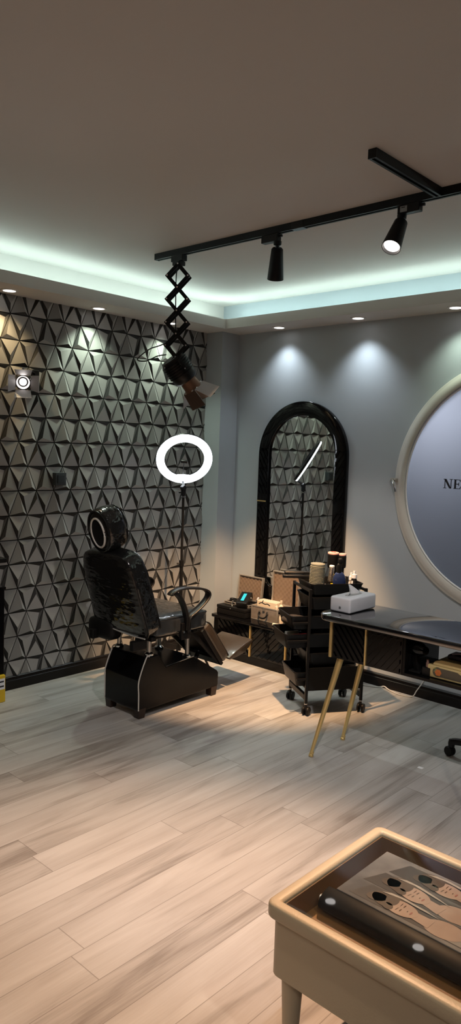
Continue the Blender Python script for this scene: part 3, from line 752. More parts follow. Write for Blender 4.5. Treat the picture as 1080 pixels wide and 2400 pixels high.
    bm = new(); puff(bm, hc, (.212, .150, .268), (2.3, 9, 2.3), 14, Mh, lambda x, y, z: (x * (1.02 - .05 * abs(y)), y, z * (1.02 - .05 * abs(y)))); hd = obj('headrest', bm, FILM, t, smooth=True)
    bm = new(); n = 36
    tube(bm, [hc + Mh @ V((.060 * math.cos(2 * PI * i / n), -.0745, .088 * math.sin(2 * PI * i / n) - .006)) for i in range(n)], .0062, 8, closed=True); obj('film_opening', bm, PIPING, hd, smooth=True)
    bm = new(); A = [bm.verts.new(hc + Mh @ V((.058 * math.cos(2 * PI * i / n), -.0755, .086 * math.sin(2 * PI * i / n) - .006))) for i in range(n)]; B = [bm.verts.new(hc + Mh @ V((.056 * math.cos(2 * PI * i / n), -.070, .084 * math.sin(2 * PI * i / n) - .006))) for i in range(n)]
    bm.faces.new(A); bm.faces.new(B[::-1])
    for i in range(n): bm.faces.new((A[i], A[(i + 1) % n], B[(i + 1) % n], B[i]))
    obj('back_panel', bm, MATTE, hd)
    for yy in (-.068, .068):
        bm = new(); tube(bm, [hc + Mh @ V((.0965 * math.cos(2 * PI * i / n), yy, .124 * math.sin(2 * PI * i / n))) for i in range(n)], .005, 6, closed=True); obj('headrest_piping', bm, PLAST, hd, smooth=True)
    bm = new(); box(bm, L(.80, -1.80, .99), L(.872, -1.785, 1.06), .003); obj('headrest_post', bm, STEEL, t)
    # armrests: looped straps
    for s in (1, -1):
        X = ox + s * .268
        arm = bpy.data.objects.new('armrest', None); C.objects.link(arm); arm.parent = t
        loop = [(-1.405, .515), (-1.392, .60), (-1.34, .632), (-1.282, .665), (-1.232, .705), (-1.222, .735), (-1.245, .757), (-1.30, .775), (-1.40, .790), (-1.47, .792), (-1.525, .780), (-1.548, .764)]
        bm = new(); strap(bm, smoothpts([L(X, a, b) for a, b in loop], 6), (1, 0, 0), .055, .013); obj('arm_loop', bm, PLAST, arm, smooth=50)
        br = [(-1.412, .53), (-1.408, .60), (-1.425, .66), (-1.455, .72), (-1.495, .762), (-1.53, .772)]
        bm = new(); strap(bm, smoothpts([L(X, a, b) for a, b in br], 6), (1, 0, 0), .040, .022); obj('arm_brace', bm, PLAST, arm, smooth=50)
        bm = new(); box(bm, L(X - s * .012 - .014, -1.445, .470), L(X - s * .012 + .014, -1.365, .575), .004); obj('arm_bracket', bm, MATTE, arm)
        bm = new()
        for a, b in ((-1.43, .52), (-1.38, .52), (-1.40, .555)): cyl(bm, L(X + s * .001, a, b), L(X + s * .008, a, b), .007, n=10)
        obj('bolt', bm, CHROME, arm, smooth=True)
    # leg rest
    d = V((0, .20, -.262)).normalized(); nrm = V((0, .262, .20)).normalized()
    a = V(L(.836, -1.118, .470)); b = V(L(.836, -.925, .228))
    ang = math.atan2(-d.z, d.y)
    Ml = Matrix.Rotation(-ang, 4, 'X')
    bm = new(); puff(bm, (a + b) / 2 + nrm * .012, (.335, .335, .072), (12, 12, 6), 12, Ml); lr = obj('leg_rest', bm, PADB, t, smooth=True)
    bm = new(); box(bm, (-.160, -.165, -.012), (.160, .165, .012), .004, M=Matrix.Translation((a + b) / 2 - nrm * .035) @ Ml); obj('leg_rest_board', bm, MATTE, lr)
    bm = new(); tube(bm, [(a + b) / 2 + nrm * .040 + Ml @ V((p[0], p[1], 0)) for p in rrect(-.164, .164, -.164, .164, (.02,) * 4)], .004, 6, closed=True); obj('leg_rest_piping', bm, CHROME if False else PLAST, lr, smooth=True)
    bm = new()
    for x in (.70, .97):
        strap(bm, [L(x, -1.27, .495), L(x, -1.10, .34), L(x, -.955, .205)], (1, 0, 0), .018, .030)
        strap(bm, [L(x, -1.24, .470), L(x, -1.13, .462)], (1, 0, 0), .018, .022)
    strap(bm, [L(.70, -1.02, .262), L(.97, -1.02, .262)], (0, 1, 0), .03, .02)
    obj('leg_rest_link', bm, MATTE, t)
    bm = new(); cyl(bm, L(.836, -1.075, .18), L(.836, -1.02, .27), .016, n=14); obj('leg_rest_strut', bm, MATTE, t, smooth=True)
    # foot plate: tilted, curved underside
    bm = new()
    pr = [(-.872, .222), (-.800, .258), (-.720, .292), (-.640, .316), (-.628, .305), (-.665, .262), (-.720, .230), (-.790, .214), (-.865, .208)]
    prism(bm, [(p[0] - oy, p[1]) for p in pr], 'x', .690 - ox, .985 - ox); bevel_all(bm, .006, 2, 0.4); fp = obj('foot_plate', bm, PADB, t, smooth=35)
    bm = new(); strap(bm, [L(.838, -.925, .21), L(.838, -.86, .212), L(.838, -.83, .222)], (1, 0, 0), .20, .014); obj('foot_plate_hinge', bm, MATTE, t)
salon_chair()

# ---------------------------------------------------------------- low cabinet under the mirror
ZK = 0.330
def low_cabinet():
    x0, x1, yf = 0.288, 1.452, -0.318
    t = thing('low_cabinet', 'low black cabinet with slatted doors and brass strips under the mirror', 'cabinet', (x0, 0, 0))
    L = lambda x, y, z: (x - x0, y, z)
    bm = new(); box(bm, L(x0 + .006, yf + .012, .0), L(x1 - .006, -.02, ZK - .022)); obj('carcass', bm, LACQ, t)
    bm = new(); prism(bm, [(p[0], p[1]) for p in rrect(0 - .004, x1 - x0 + .004, yf - .022, -.019, (.02, .02, .003, .003))], 'z', ZK - .0215, ZK); bevel_all(bm, .006, 3, 0.8); obj('top', bm, GLOSS, t, smooth=30)
    for k, (xa, xb, sl) in enumerate(((.345, .683, -1.0), (.697, 1.028, 1.0), (1.042, 1.40, -1.0))):
        bm = new(); box(bm, L(xa, yf + .004, .062), L(xb, yf + .0115, ZK - .024)); slats(bm, xa + .010 - x0, xb - .010 - x0, .070, ZK - .034, yf - .004, yf + .0038, .052, .024, sl); obj('slatted_door', bm, GLOSS, t)
    bm = new(); box(bm, L(x0 + .012, yf + .006, 0.0), L(x1 - .012, yf + .0115, .060)); obj('plinth', bm, LACQ, t)
    for x in (.690, 1.035):
        bm = new(); box(bm, L(x - .006, yf - .008, .062), L(x + .006, yf + .0115, ZK - .026), .002); st = obj('gold_strip', bm, GOLD, t); st['label'] = 'vertical brass strip'
        if x < .9:
            bm = new(); lathe(bm, [(0, 0), (.008, 0), (.006, .012), (.014, .018), (.014, .024), (0, .028)], L(x, yf - .008, .195), (0, -1, 0), 14); box(bm, L(x - .016, yf - .022, .186), L(x + .016, yf - .012, .196), .002); box(bm, L(x - .006, yf - .02, .12), L(x + .002, yf - .012, .186), .002); obj('key_clasp', bm, GOLD, st, smooth=True)
low_cabinet()

def black_case():
    t = thing('flat_case', 'flat black leatherette case lying on the low cabinet', 'case', (0.445, -0.185, ZK))
    bm = new(); box(bm, (-.150, -.098, 0.0005), (.150, .085, .044), .004); obj('case_bottom', bm, PLAST, t)
    bm = new(); box(bm, (-.151, -.099, .045), (.151, .086, .071), .005); obj('case_lid', bm, MATTE, t)
    bm = new(); lathe(bm, [(0, 0), (.005, 0), (.004, .004), (0, .005)], (0, -.0995, .058), (0, -1, 0), 12); obj('stud', bm, STEEL, t, smooth=True)
black_case()
def egg_foam(bm, x0, x1, z0, z1, y, amp, step, M=None):
    nx = max(2, int((x1 - x0) / step)); nz = max(2, int((z1 - z0) / step)); g = []
    for i in range(nx * 2 + 1):
        row = []
        for j in range(nz * 2 + 1):
            s = math.sin(PI * i / 2 + .6) * math.sin(PI * j / 2 + .6)
            co = V((x0 + (x1 - x0) * i / (nx * 2), y - amp * (0.5 + 0.5 * s), z0 + (z1 - z0) * j / (nz * 2)))
            row.append(bm.verts.new(M @ co if M else co))
        g.append(row)
    for i in range(nx * 2):
        for j in range(nz * 2): bm.faces.new((g[i][j], g[i + 1][j], g[i + 1][j + 1], g[i][j + 1]))
    # close the back
    bk = [V((x0, y + .002, z0)), V((x1, y + .002, z0)), V((x1, y + .002, z1)), V((x0, y + .002, z1))]
    bm.faces.new([bm.verts.new(M @ q if M else q) for q in bk])
def open_case(name, lab, loc, w, dpt, hb, lw, lh, lt, lean, foam_step, lid_dx=0.0, rot=0.0):
    """aluminium trimmed case, lid standing open at the rear"""
    t = thing(name, lab, 'case', loc, rot)
    bm = new(); box(bm, (-w/2 + .003, -dpt/2 + .003, .0005), (w/2 - .003, dpt/2 - .003, .005))
    for (a, b) in (((-w/2 + .003, -dpt/2 + .003), (w/2 - .003, -dpt/2 + .007)), ((-w/2 + .003, dpt/2 - .007), (w/2 - .003, dpt/2 - .003)), ((-w/2 + .003, -dpt/2 + .0075), (-w/2 + .007, dpt/2 - .0075)), ((w/2 - .007, -dpt/2 + .0075), (w/2 - .003, dpt/2 - .0075))):
        box(bm, (a[0], a[1], .005), (b[0], b[1], hb - .004))
    bd = obj('case_body', bm, CASEG if hb > .05 else MATTE, t)
    bm = new(); e = .009
    for sx in (-1, 1):
        for sy in (-1, 1): box(bm, (sx * (w/2 - e/2) - e/2, sy * (dpt/2 - e/2) - e/2, 0.0008), (sx * (w/2 - e/2) + e/2, sy * (dpt/2 - e/2) + e/2, hb - .001), .0015)
    for z in ((0.001, e), (hb - e, hb)):
        for sy in (-1, 1): box(bm, (-w/2 + e, sy * (dpt/2 - e/2) - e/2, z[0]), (w/2 - e, sy * (dpt/2 - e/2) + e/2, z[1]), .0015)
        for sx in (-1, 1): box(bm, (sx * (w/2 - e/2) - e/2, -dpt/2 + e, z[0]), (sx * (w/2 - e/2) + e/2, dpt/2 - e, z[1]), .0015)
    obj('edge_trim', bm, ALU, t)
    M = Matrix.Translation((lid_dx, dpt/2 - .004, hb + .002)) @ Matrix.Rotation(-lean, 4, 'X')
    bm = new(); box(bm, (-lw/2 + .004, 0, .004), (lw/2 - .004, .004, lh - .004), M=M); li = obj('lid', bm, MATTE, t)
    bm = new()
    for (a, b) in (((-lw/2, 0), (-lw/2 + .010, lh)), ((lw/2 - .010, 0), (lw/2, lh))): box(bm, (a[0], -lt, a[1]), (b[0], .006, b[1]), .002, M=M)
    for z in (0, lh - .010): box(bm, (-lw/2 + .010, -lt, z), (lw/2 - .010, .006, z + .010), .002, M=M)
    obj('lid_trim', bm, ALU, li)
    bm = new(); egg_foam(bm, -lw/2 + .011, lw/2 - .011, .011, lh - .011, -.002, .010, foam_step, M); obj('foam_lining', bm, FOAM, li, smooth=True)
    # handle and latches on the front
    hz = hb * .52 if hb > .05 else hb * .6
    bm = new()
    r = .038 if hb > .05 else .03
    for sx in (-1, 1): box(bm, (sx * r - .008, -dpt/2 - .010, hz + .006), (sx * r + .008, -dpt/2 - .0005, hz + .024), .002)
    obj('handle_mount', bm, CHROME, t)
    bm = new(); tube(bm, smoothpts([(-r, -dpt/2 - .008, hz + .014), (-r * 1.05, -dpt/2 - .016, hz - .004), (-r * .7, -dpt/2 - .022, hz - .022), (0, -dpt/2 - .024, hz - .028), (r * .7, -dpt/2 - .022, hz - .022), (r * 1.05, -dpt/2 - .016, hz - .004), (r, -dpt/2 - .008, hz + .014)], 5), .006 if hb > .05 else .004, 10); obj('handle', bm, PLAST if hb > .05 else CHROME, t, smooth=True)
    bm = new(); box(bm, (-.010, -dpt/2 - .008, hb - .032 if hb > .05 else .004), (.010, -dpt/2 - .0005, hb - .002), .002); obj('latch', bm, CHROME, t)
    return t
open_case('aluminium_case', 'small shallow aluminium case, lid open, lying on the flat black case', (.452, -.150, ZK + .0725), .262, .150, .026, .255, .200, .020, 0.10, .018, 0.018)
open_case('makeup_case', 'tall aluminium makeup case with a black handle, lid open', (.740, -.140, ZK), .262, .170, .112, .268, .265, .022, 0.03, .020, 0.085)

def power_unit():
    t = thing('power_unit', 'black electric box with a bright blue stripe lying in the small case', 'device', (.500, -.175, ZK + .105))
    M = Matrix.Rotation(.40, 4, 'Z') @ Matrix.Rotation(.42, 4, 'X')
    bm = new(); box(bm, (-.046, -.085, 0), (.046, .075, .050), .008, 3, M); obj('housing', bm, PLAST, t)
    bm = new(); box(bm, (-.016, -.050, .0502), (.010, .045, .0515), .0004, 1, M); obj('blue_stripe', bm, BLUE, t)
    bm = new(); lathe(bm, [(0, 0), (.006, 0), (.005, .004), (0, .005)], M @ V((.0465, .02, .03)), M.to_3x3() @ V((1, 0, 0)), 12); obj('knob', bm, STEEL, t, smooth=True)
power_unit()
def coil():
    bm = new(); pts = []
    for i in range(70):
        a = i / 70 * 2 * PI * 3.2; r = .036 + .008 * math.sin(i * .5)
        pts.append((.385 + r * math.cos(a), -.175 + r * .7 * math.sin(a), ZK + .100 + .010 * i / 70 + .004 * math.sin(a * .5)))
    tube(bm, pts, .004, 8); tag(obj('coiled_cable', bm, MATTE, smooth=True), 'black coiled cord in the small open case beside the power box', 'cable')
coil()
def bottle(name, label, cat, loc, prof, material, cap=None, capprof=None, n=20, group=None):
    t = thing(name, label, cat, loc, 0, group)
    bm = new(); lathe(bm, prof, (0, 0, 0.0005), (0, 0, 1), n); obj('body', bm, material, t, smooth=35)
    if cap:
        bm = new(); lathe(bm, capprof, (0, 0, 0.0005), (0, 0, 1), n); obj('cap', bm, cap, t, smooth=35)
    return t
def case_contents():
    z = ZK + .006
    t = thing('paper_box', 'cream paper box with a violet mark standing in the makeup case', 'box', (.715, -.125, z))
    M = Matrix.Rotation(.05, 4, 'Z')
    bm = new(); box(bm, (-.105, -.030, 0), (.085, .055, .135), .003, M=M); obj('carton', bm, CREAM, t)
    bm = new(); prism(bm, [(-.098, .112), (-.068, .112), (-.068, .134), (-.080, .134)], 'y', -.0315, -.0305); obj('violet_mark', bm, PURPLE, t)
    bottle('small_bottle', 'small cream bottle with a slim neck in the makeup case', 'bottle', (.832, -.130, z), [(0, 0), (.017, 0), (.018, .010), (.018, .115), (.010, .128), (.008, .132), (0, .132)], CREAM, CREAM, [(.0085, .1325), (.0095, .134), (.009, .160), (0, .161)])
    bottle('vial', 'short cream vial at right end of the makeup case', 'vial', (.826, -.178, z), [(0, 0), (.012, 0), (.012, .118), (.007, .122), (.007, .128), (0, .128)], CREAM)
    bm = new()
    tube(bm, smoothpts([(.66, -.190, z + .118), (.69, -.196, z + .13), (.72, -.192, z + .122), (.75, -.197, z + .128), (.77, -.190, z + .116)]), .004, 8)
    tube(bm, smoothpts([(.695, -.193, z + .128), (.70, -.195, z + .142), (.704, -.193, z + .15)]), .003, 8)
    tag(obj('eyelash_tool', bm, MATTE, smooth=True), 'thin black curved tool lying across the makeup case', 'tool')
    bottle('lotion_tube', 'cream tube standing beside the makeup case', 'tube', (.905, -.215, ZK), [(0, 0), (.014, 0), (.017, .012), (.018, .060), (.012, .075), (.009, .080), (.009, .095), (0, .096)], CREAM)
    bm = new(); cyl(bm, (.882, -.287, ZK + .0135), (.962, -.272, ZK + .0135), .013, n=16); bevel_all(bm, .004, 2, 0.8); tag(obj('sponge_roll', bm, CREAM, smooth=True), 'beige roll lying at the front edge of the low cabinet', 'roll')
    bm = new(); tube(bm, smoothpts([(.568, -.105, ZK + .115), (.582, -.12, ZK + .130), (.592, -.118, ZK + .148)]), .008, 10); tag(obj('white_plug', bm, WHITEP, smooth=True), 'small white plug at right end of the small open case', 'plug')
case_contents()

# ---------------------------------------------------------------- trolley
def trolley():
    c1 = V((1.636, -.863, 0)); e1 = V((.199, .309, 0)).normalized(); e2 = V((-.243, .173, 0)); e2 = (e2 - e1 * e2.dot(e1)).normalized()
    ang = math.atan2(e1.y, e1.x)
    Lx, Ly = .372, .295
    T = thing('salon_trolley', 'black plastic hairdressing trolley with stepped trays on casters', 'trolley', c1, ang)
    # local x = along e1, local y = along e2
    HT = 0.80
    bm = new()
    for (x, y) in ((0, 0), (0, Ly)): box(bm, (x - .009, y - .009, .075), (x + .009, y + .009, HT), .003)
    box(bm, (-.008, .0, HT - .02), (.008, Ly, HT - .004), .003); box(bm, (-.010, .009, .095), (.010, Ly - .009, .130), .003)
    obj('front_frame', bm, PLAST, T)
    bm = new()
    for (x, y) in ((Lx, 0), (Lx, Ly)): box(bm, (x - .009, y - .009, .075), (x + .009, y + .009, HT), .003)
    box(bm, (Lx - .008, 0, HT - .02), (Lx + .008, Ly, HT - .004), .003); box(bm, (Lx - .010, .009, .095), (Lx + .010, Ly - .009, .130), .003)
    obj('rear_frame', bm, PLAST, T)
    bm = new(); box(bm, (.010, -.004, .155), (Lx - .010, .003, .300)); obj('side_panel', bm, MATTE, T)
    bm = new(); box(bm, (.010, Ly - .003, .155), (Lx - .010, Ly + .004, .300)); obj('side_panel', bm, MATTE, T)
    bm = new(); box(bm, (.010, .004, .155), (Lx - .010, Ly - .004, .163)); obj('bottom_shelf', bm, MATTE, T)
    def tray(dx, zt, h, mat_=PLAST):
        x0, x1, y0, y1 = .012 + dx, Lx - .012 + dx, .012, Ly - .012
        bm = new(); o = rrect(x0, x1, y0, y1, (.025,) * 4, 5); i_ = rrect(x0 + .004, x1 - .004, y0 + .004, y1 - .004, (.022,) * 4, 5)
        s = .90; cx, cy = (x0 + x1) / 2, (y0 + y1) / 2
        sc_ = lambda P, k: [(cx + (p[0] - cx) * k, cy + (p[1] - cy) * k) for p in P]
        lo_o, lo_i = sc_(o, s), sc_(i_, s)
        rim = sc_(o, 1.018)
        def ringv(P, z): return [bm.verts.new((p[0], p[1], z)) for p in P]
        R = [ringv(lo_o, zt - h), ringv(o, zt - .008), ringv(rim, zt - .006), ringv(rim, zt), ringv(i_, zt), ringv(lo_i, zt - h + .004)]
        n = len(o)
        for a, b in zip(R, R[1:]):
            for k in range(n): bm.faces.new((a[k], a[(k + 1) % n], b[(k + 1) % n], b[k]))
        bm.faces.new(R[0][::-1]); bm.faces.new(R[-1])
        return obj('tray', bm, mat_, T, smooth=40)
    tray(0.0, .828, .070); tray(0.0, .745, .080); tray(-.125, .628, .085); tray(-.160, .515, .090); tray(0.0, .390, .085); tray(-.085, .270, .090)
    bm = new()
    for zt, dx in ((.628, -.125), (.515, -.160), (.270, -.085)):
        box(bm, (dx + .02, -.002, zt - .05), (.012, .010, zt - .035), .003); box(bm, (dx + .02, Ly - .010, zt - .05), (.012, Ly + .002, zt - .035), .003)
    obj('swing_bracket', bm, PLAST, T)
    for (x, y) in ((0, 0), (0, Ly), (Lx, 0), (Lx, Ly)):
        bm = new(); cyl(bm, (x, y, .055), (x, y, .076), .009, n=12); box(bm, (x - .012, y - .018, .035), (x + .012, y + .018, .058), .004); ca = obj('caster', bm, PLAST, T, smooth=30)
        for s in (-1, 1):
            bm = new(); A = V((x + .004, y, .028)); rd = V((.72, -.69, 0))
            lathe(bm, [(0, .006), (.020, .006), (.027, .009), (.028, .015), (.026, .021), (.012, .023), (0, .023)], A, rd * s, 24); obj('wheel', bm, MATTE, ca, smooth=40)
        bm = new(); lathe(bm, [(.010, .0), (.0105, .004), (.010, .006)], (x, y, .070), (0, 0, 1), 12); obj('stem_ring', bm, CHROME, ca, smooth=True)
    W = Matrix.Translation(c1) @ Matrix.Rotation(ang, 4, 'Z')
    return W
WT = trolley()

def round_brush(name, label, loc, lean, r, hb, hh, capm, barm, rim=None, group=None):
    t = thing(name, label, 'hairbrush', loc, 0, group); t.rotation_euler = lean
    bm = new(); lathe(bm, [(0, 0), (.010, 0), (.012, .02), (.009, hh * .6), (.013, hh), (0, hh)], (0, 0, 0), (0, 0, 1), 16); obj('handle', bm, PLAST, t, smooth=True)
    bm = new(); lathe(bm, [(0, hh + .0005), (r * .92, hh + .0005), (r * .95, hh + .006), (r * .95, hh + hb)], (0, 0, 0), (0, 0, 1), 32); lathe(bm, [(0, hh + hb), (r * .95, hh + hb)], (0, 0, 0), (0, 0, 1), 32); br = obj('barrel', bm, barm, t, smooth=35)
    bm = new()
    n = 13
    for k in range(n):
        z = hh + .010 + (hb - .018) * k / (n - 1)
        lathe(bm, [(r * .95, z - .0016), (r * 1.03, z - .0008), (r * 1.03, z + .0008), (r * .95, z + .0016)], (0, 0, 0), (0, 0, 1), 32)
    obj('bristle_row', bm, barm, br, smooth=35)
    bm = new(); z = hh + hb
    lathe(bm, [(0, z + .0005), (r * .98, z + .0005), (r, z + .004), (r * .97, z + .010), (r * .8, z + .012), (0, z + .012)], (0, 0, 0), (0, 0, 1), 32); cp = obj('end_cap', bm, capm, t, smooth=35)
    if rim:
        bm = new(); tube(bm, [(r * .45 * math.cos(a * .4), r * .25 * math.sin(a * .4), z + .0125) for a in range(16)], .0018, 6, closed=True); obj('cap_slot', bm, rim, cp, smooth=True)
    return t
def trolley_things():
    def P(a, b, z): return WT @ V((a, b, z))
    zt = .828
    fl = .7625
    # the big barrel brush lies nearest, its wide barrel up
    round_brush('hairbrush', 'thick grey-green barrel hairbrush standing in the top tray', V((1.552, -.690, fl)), (-.02, 0.03, 0), .047, .128, .034, BRUSHG, BRUSHG)
    round_brush('hairbrush', 'tall round hairbrush with a wide pink end cap', V((1.582, -.560, fl)), (0.02, .03, 0), .037, .090, .137, PINK, MATTE, RED)
    round_brush('hairbrush', 'round hairbrush with a narrow pink end cap at the far right', V((1.655, -.560, fl)), (.03, .03, 0), 0.024, .080, .147, PINK, PLAST)
    round_brush('hairbrush', 'thin silver bristle brush between barrel brush and yellow bottle', V((1.618, -.640, fl + .004)), (.0, .10, 0), .017, .095, .055, BEADW, STEEL)
    bottle('yellow_bottle', 'yellow bottle behind the glossy navy mirror on the trolley', 'bottle', V((1.630, -.594, fl)), [(0, 0), (.020, 0), (.021, .01), (.021, .075), (.012, .092), (.010, .10), (0, .10)], YELLOW)
    t = thing('hand_mirror', 'glossy navy oval hand mirror standing behind the tissue box', 'hand mirror', V((1.700, -.640, fl)))
    t.rotation_euler = (.12, -.10, .82)
    bm = new(); puff(bm, (0, 0, .070), (.084, .040, .138), (2.2, 2.2, 2.2), 12); obj('shell', bm, NAVY, t, smooth=True)
    bm = new(); puff(bm, (0, 0, .150), (.030, .022, .085), (2.6, 3, 3), 8); obj('neck', bm, PLAST, t, smooth=True)
    bm = new(); puff(bm, (.012, .004, .205), (.030, .024, .040), (3, 3, 3), 8); obj('grip_end', bm, MATTE, t, smooth=True)
    for (x, y, h, lab) in ((1.732, -.530, .105, 'white pump bottle with a dark body at right end of the trolley'), (1.690, -.500, .085, 'short white-capped bottle beside the pump bottle on the trolley')):
        b = thing('pump_bottle', lab, 'bottle', V((x, y, fl)))
        bm = new(); lathe(bm, [(0, 0), (.017, 0), (.018, .006), (.018, h - .03), (.014, h - .02), (0, h - .02)], (0, 0, 0), (0, 0, 1), 20); obj('body', bm, MATTE if h > .1 else CAPGREY, b, smooth=35)
        bm = new(); lathe(bm, [(0, h - .0195), (.018, h - .0195), (.018, h + .004), (.009, h + .006), (.009, h + .026), (.0, h + .027)], (0, 0, 0), (0, 0, 1), 20); obj('pump_cap', bm, WHITEP, b, smooth=35)
        bm = new(); box(bm, (-.006, -.0195, .02), (.004, -.0183, h - .035)); obj('label_strip', bm, WHITEP, b)
    t = thing('hair_straightener', 'black hair straightener with a chrome plate lying behind the barrel brush', 'hair straightener', V((1.432, -.752, zt + .001)))
    t.rotation_euler = (0, 0, .75)
    bm = new(); box(bm, (-.085, -.016, 0), (.10, .016, .022), .006, 3); obj('lower_arm', bm, PLAST, t, smooth=30)
    bm = new(); box(bm, (-.075, -.016, .026), (.10, .016, .046), .006, 3); up = obj('upper_arm', bm, PLAST, t, smooth=30)
    bm = new(); box(bm, (-.070, -.0175, .036), (.050, -.0163, .042)); box(bm, (-.070, -.012, .0462), (.050, .012, .048), .0005, 1); obj('chrome_plate', bm, CHROME, up)
    bottle('clip_pot', 'low black pot of clips in front of the yellow bottle', 'pot', V((1.655, -.625, fl)), [(0, 0), (.020, 0), (.022, .028), (.019, .028), (.018, .006), (0, .006)], PLAST)
    bm = new(); tube(bm, smoothpts([(1.630, -.640, fl + .040), (1.645, -.650, fl + .046), (1.662, -.648, fl + .036)]), .006, 8); tag(obj('hair_clip', bm, YELLOW, smooth=True), 'small yellow clip lying by the clip pot', 'clip')
    bm = new(); puff(bm, (1.606, -.668, fl + .022), (.024, .024, .044), (2.4, 2.4, 2.4), 6); tag(obj('cotton_ball', bm, WHITEP, smooth=True), 'small white ball beside the barrel brush', 'cotton ball')
    # tubes in the widest open tray
    z = .515 - .082
    for (a, b, c_, m_, lab, ln, dz) in ((-.06, .16, .3, WHITEP, 'white colour tube in the open trolley tray, at its back', .13, .0), (-.05, .085, -.1, YELLOW, 'yellow-green colour tube in the open trolley tray', .15, .03), (-.03, .06, .15, RED, 'red colour tube in the open trolley tray', .15, .046), (.05, .05, .05, GREEN, 'green colour tube in the open trolley tray', .14, .044), (-.03, .20, .1, CAPGREY, 'grey colour tube in the open trolley tray', .11, .030)):
        t = thing('colour_tube', lab, 'tube', P(a, b, z + .014 + dz), math.atan2(.309, .199) + c_, 'colour tubes in the trolley tray')
        bm = new(); cyl(bm, (-ln / 2, 0, 0), (ln / 2 - .02, 0, 0), .012, .013, n=14); obj('body', bm, m_, t, smooth=40)
        bm = new(); cyl(bm, (ln / 2 - .0195, 0, 0), (ln / 2, 0, 0), .007, n=12); obj('cap', bm, PLAST, t, smooth=40)
    bm = new(); puff(bm, P(-.045, .14, .578), (.16, .15, .045), (3, 3, 3), 10); tag(obj('hair_net', bm, mat('dark_hair', (.025, .018, .014), .8, bump=(60, .9)), smooth=True), 'dark brown tangle of hair pieces in the third trolley tray', 'hairpiece')
trolley_things()

# ---------------------------------------------------------------- manicure desk
ZD = 0.780
def desk():
    x0, x1, yf, yb = 1.985, 2.965, -1.300, -.855
    ox, oy = 2.475, -1.08
    t = thing('manicure_desk', 'glossy black desk with slatted doors on slim brass legs', 'desk', (ox, oy, 0))
    L = lambda x, y, z: (x - ox, y - oy, z)
    bm = new(); prism(bm, rrect(x0 - ox, x1 - ox, yf - oy, yb - oy, (.09, .09, .06, .06), 8), 'z', ZD - .034, ZD); bevel_all(bm, .008, 3, 0.9); obj('desk_top', bm, DESKG, t, smooth=30)
    # cabinet box: closed slatted left half, open shelf on the right
    bx0, bx1, by0, by1, bz0, bz1 = 2.062, 2.888, -1.250, -.885, .545, ZD - .0345
    xm = 2.500
    bm = new()
    box(bm, L(bx0, by0 + .012, bz0), L(bx0 + .014, by1, bz1)); box(bm, L(bx1 - .014, by0, bz0), L(bx1, by1, bz1)); box(bm, L(xm, by0, bz0 + .0145), L(xm + .014, by1, bz1))
    box(bm, L(bx0 + .0145, by0, bz0), L(bx1 - .0145, by1, bz0 + .014)); box(bm, L(bx0 + .0145, by1 - .008, bz0 + .0145), L(xm - .0005, by1, bz1)); box(bm, L(xm + .0145, by1 - .008, bz1 - .06), L(bx1 - .0145, by1, bz1))
    obj('carcass', bm, LACQ, t)
    for (xa, xb, sl) in ((2.079, 2.281, -1.25), (2.293, 2.498, 1.25)):
        bm = new(); box(bm, L(xa, by0 - .002, bz0 + .001), L(xb, by0 + .0115, bz1 - .002)); slats(bm, xa + .010 - ox, xb - .010 - ox, bz0 + .010, bz1 - .02, by0 - .010 - oy, by0 - .0022 - oy, .046, .020, sl); obj('slatted_door', bm, GLOSS, t)
    for x, w_ in ((2.0695, .008), (2.287, .005)):
        bm = new(); box(bm, L(x - w_, by0 - .012, bz0), L(x + w_, by0 + .0113, bz1 - .002), .002); obj('gold_strip', bm, GOLD, t)['label'] = 'vertical brass strip'
    for (tx, ty, fx, fy) in ((2.112, -1.215, 2.031, -1.340), (2.105, -.960, 2.018, -1.015), (2.845, -1.215, 2.925, -1.340), (2.850, -.960, 2.938, -1.015)):
        A, B = V(L(tx, ty, bz0 - .0005)), V(L(fx, fy, .012)); d = (A - B).normalized()
        bm = new(); lathe(bm, [(0, 0), (.0095, .0), (.0095, .03), (.0185, (A - B).length - .004), (.0185, (A - B).length + .0), (0, (A - B).length)], B, d, 20); lg = obj('leg', bm, GOLD, t, smooth=35)
        bm = new(); lathe(bm, [(0, 0), (.013, 0), (.0135, .010), (.010, .014), (.012, .018), (.0115, .026), (0, .028)], L(fx, fy, 0.0005), d, 18); obj('foot_cap', bm, GOLD, lg, smooth=35)
desk()
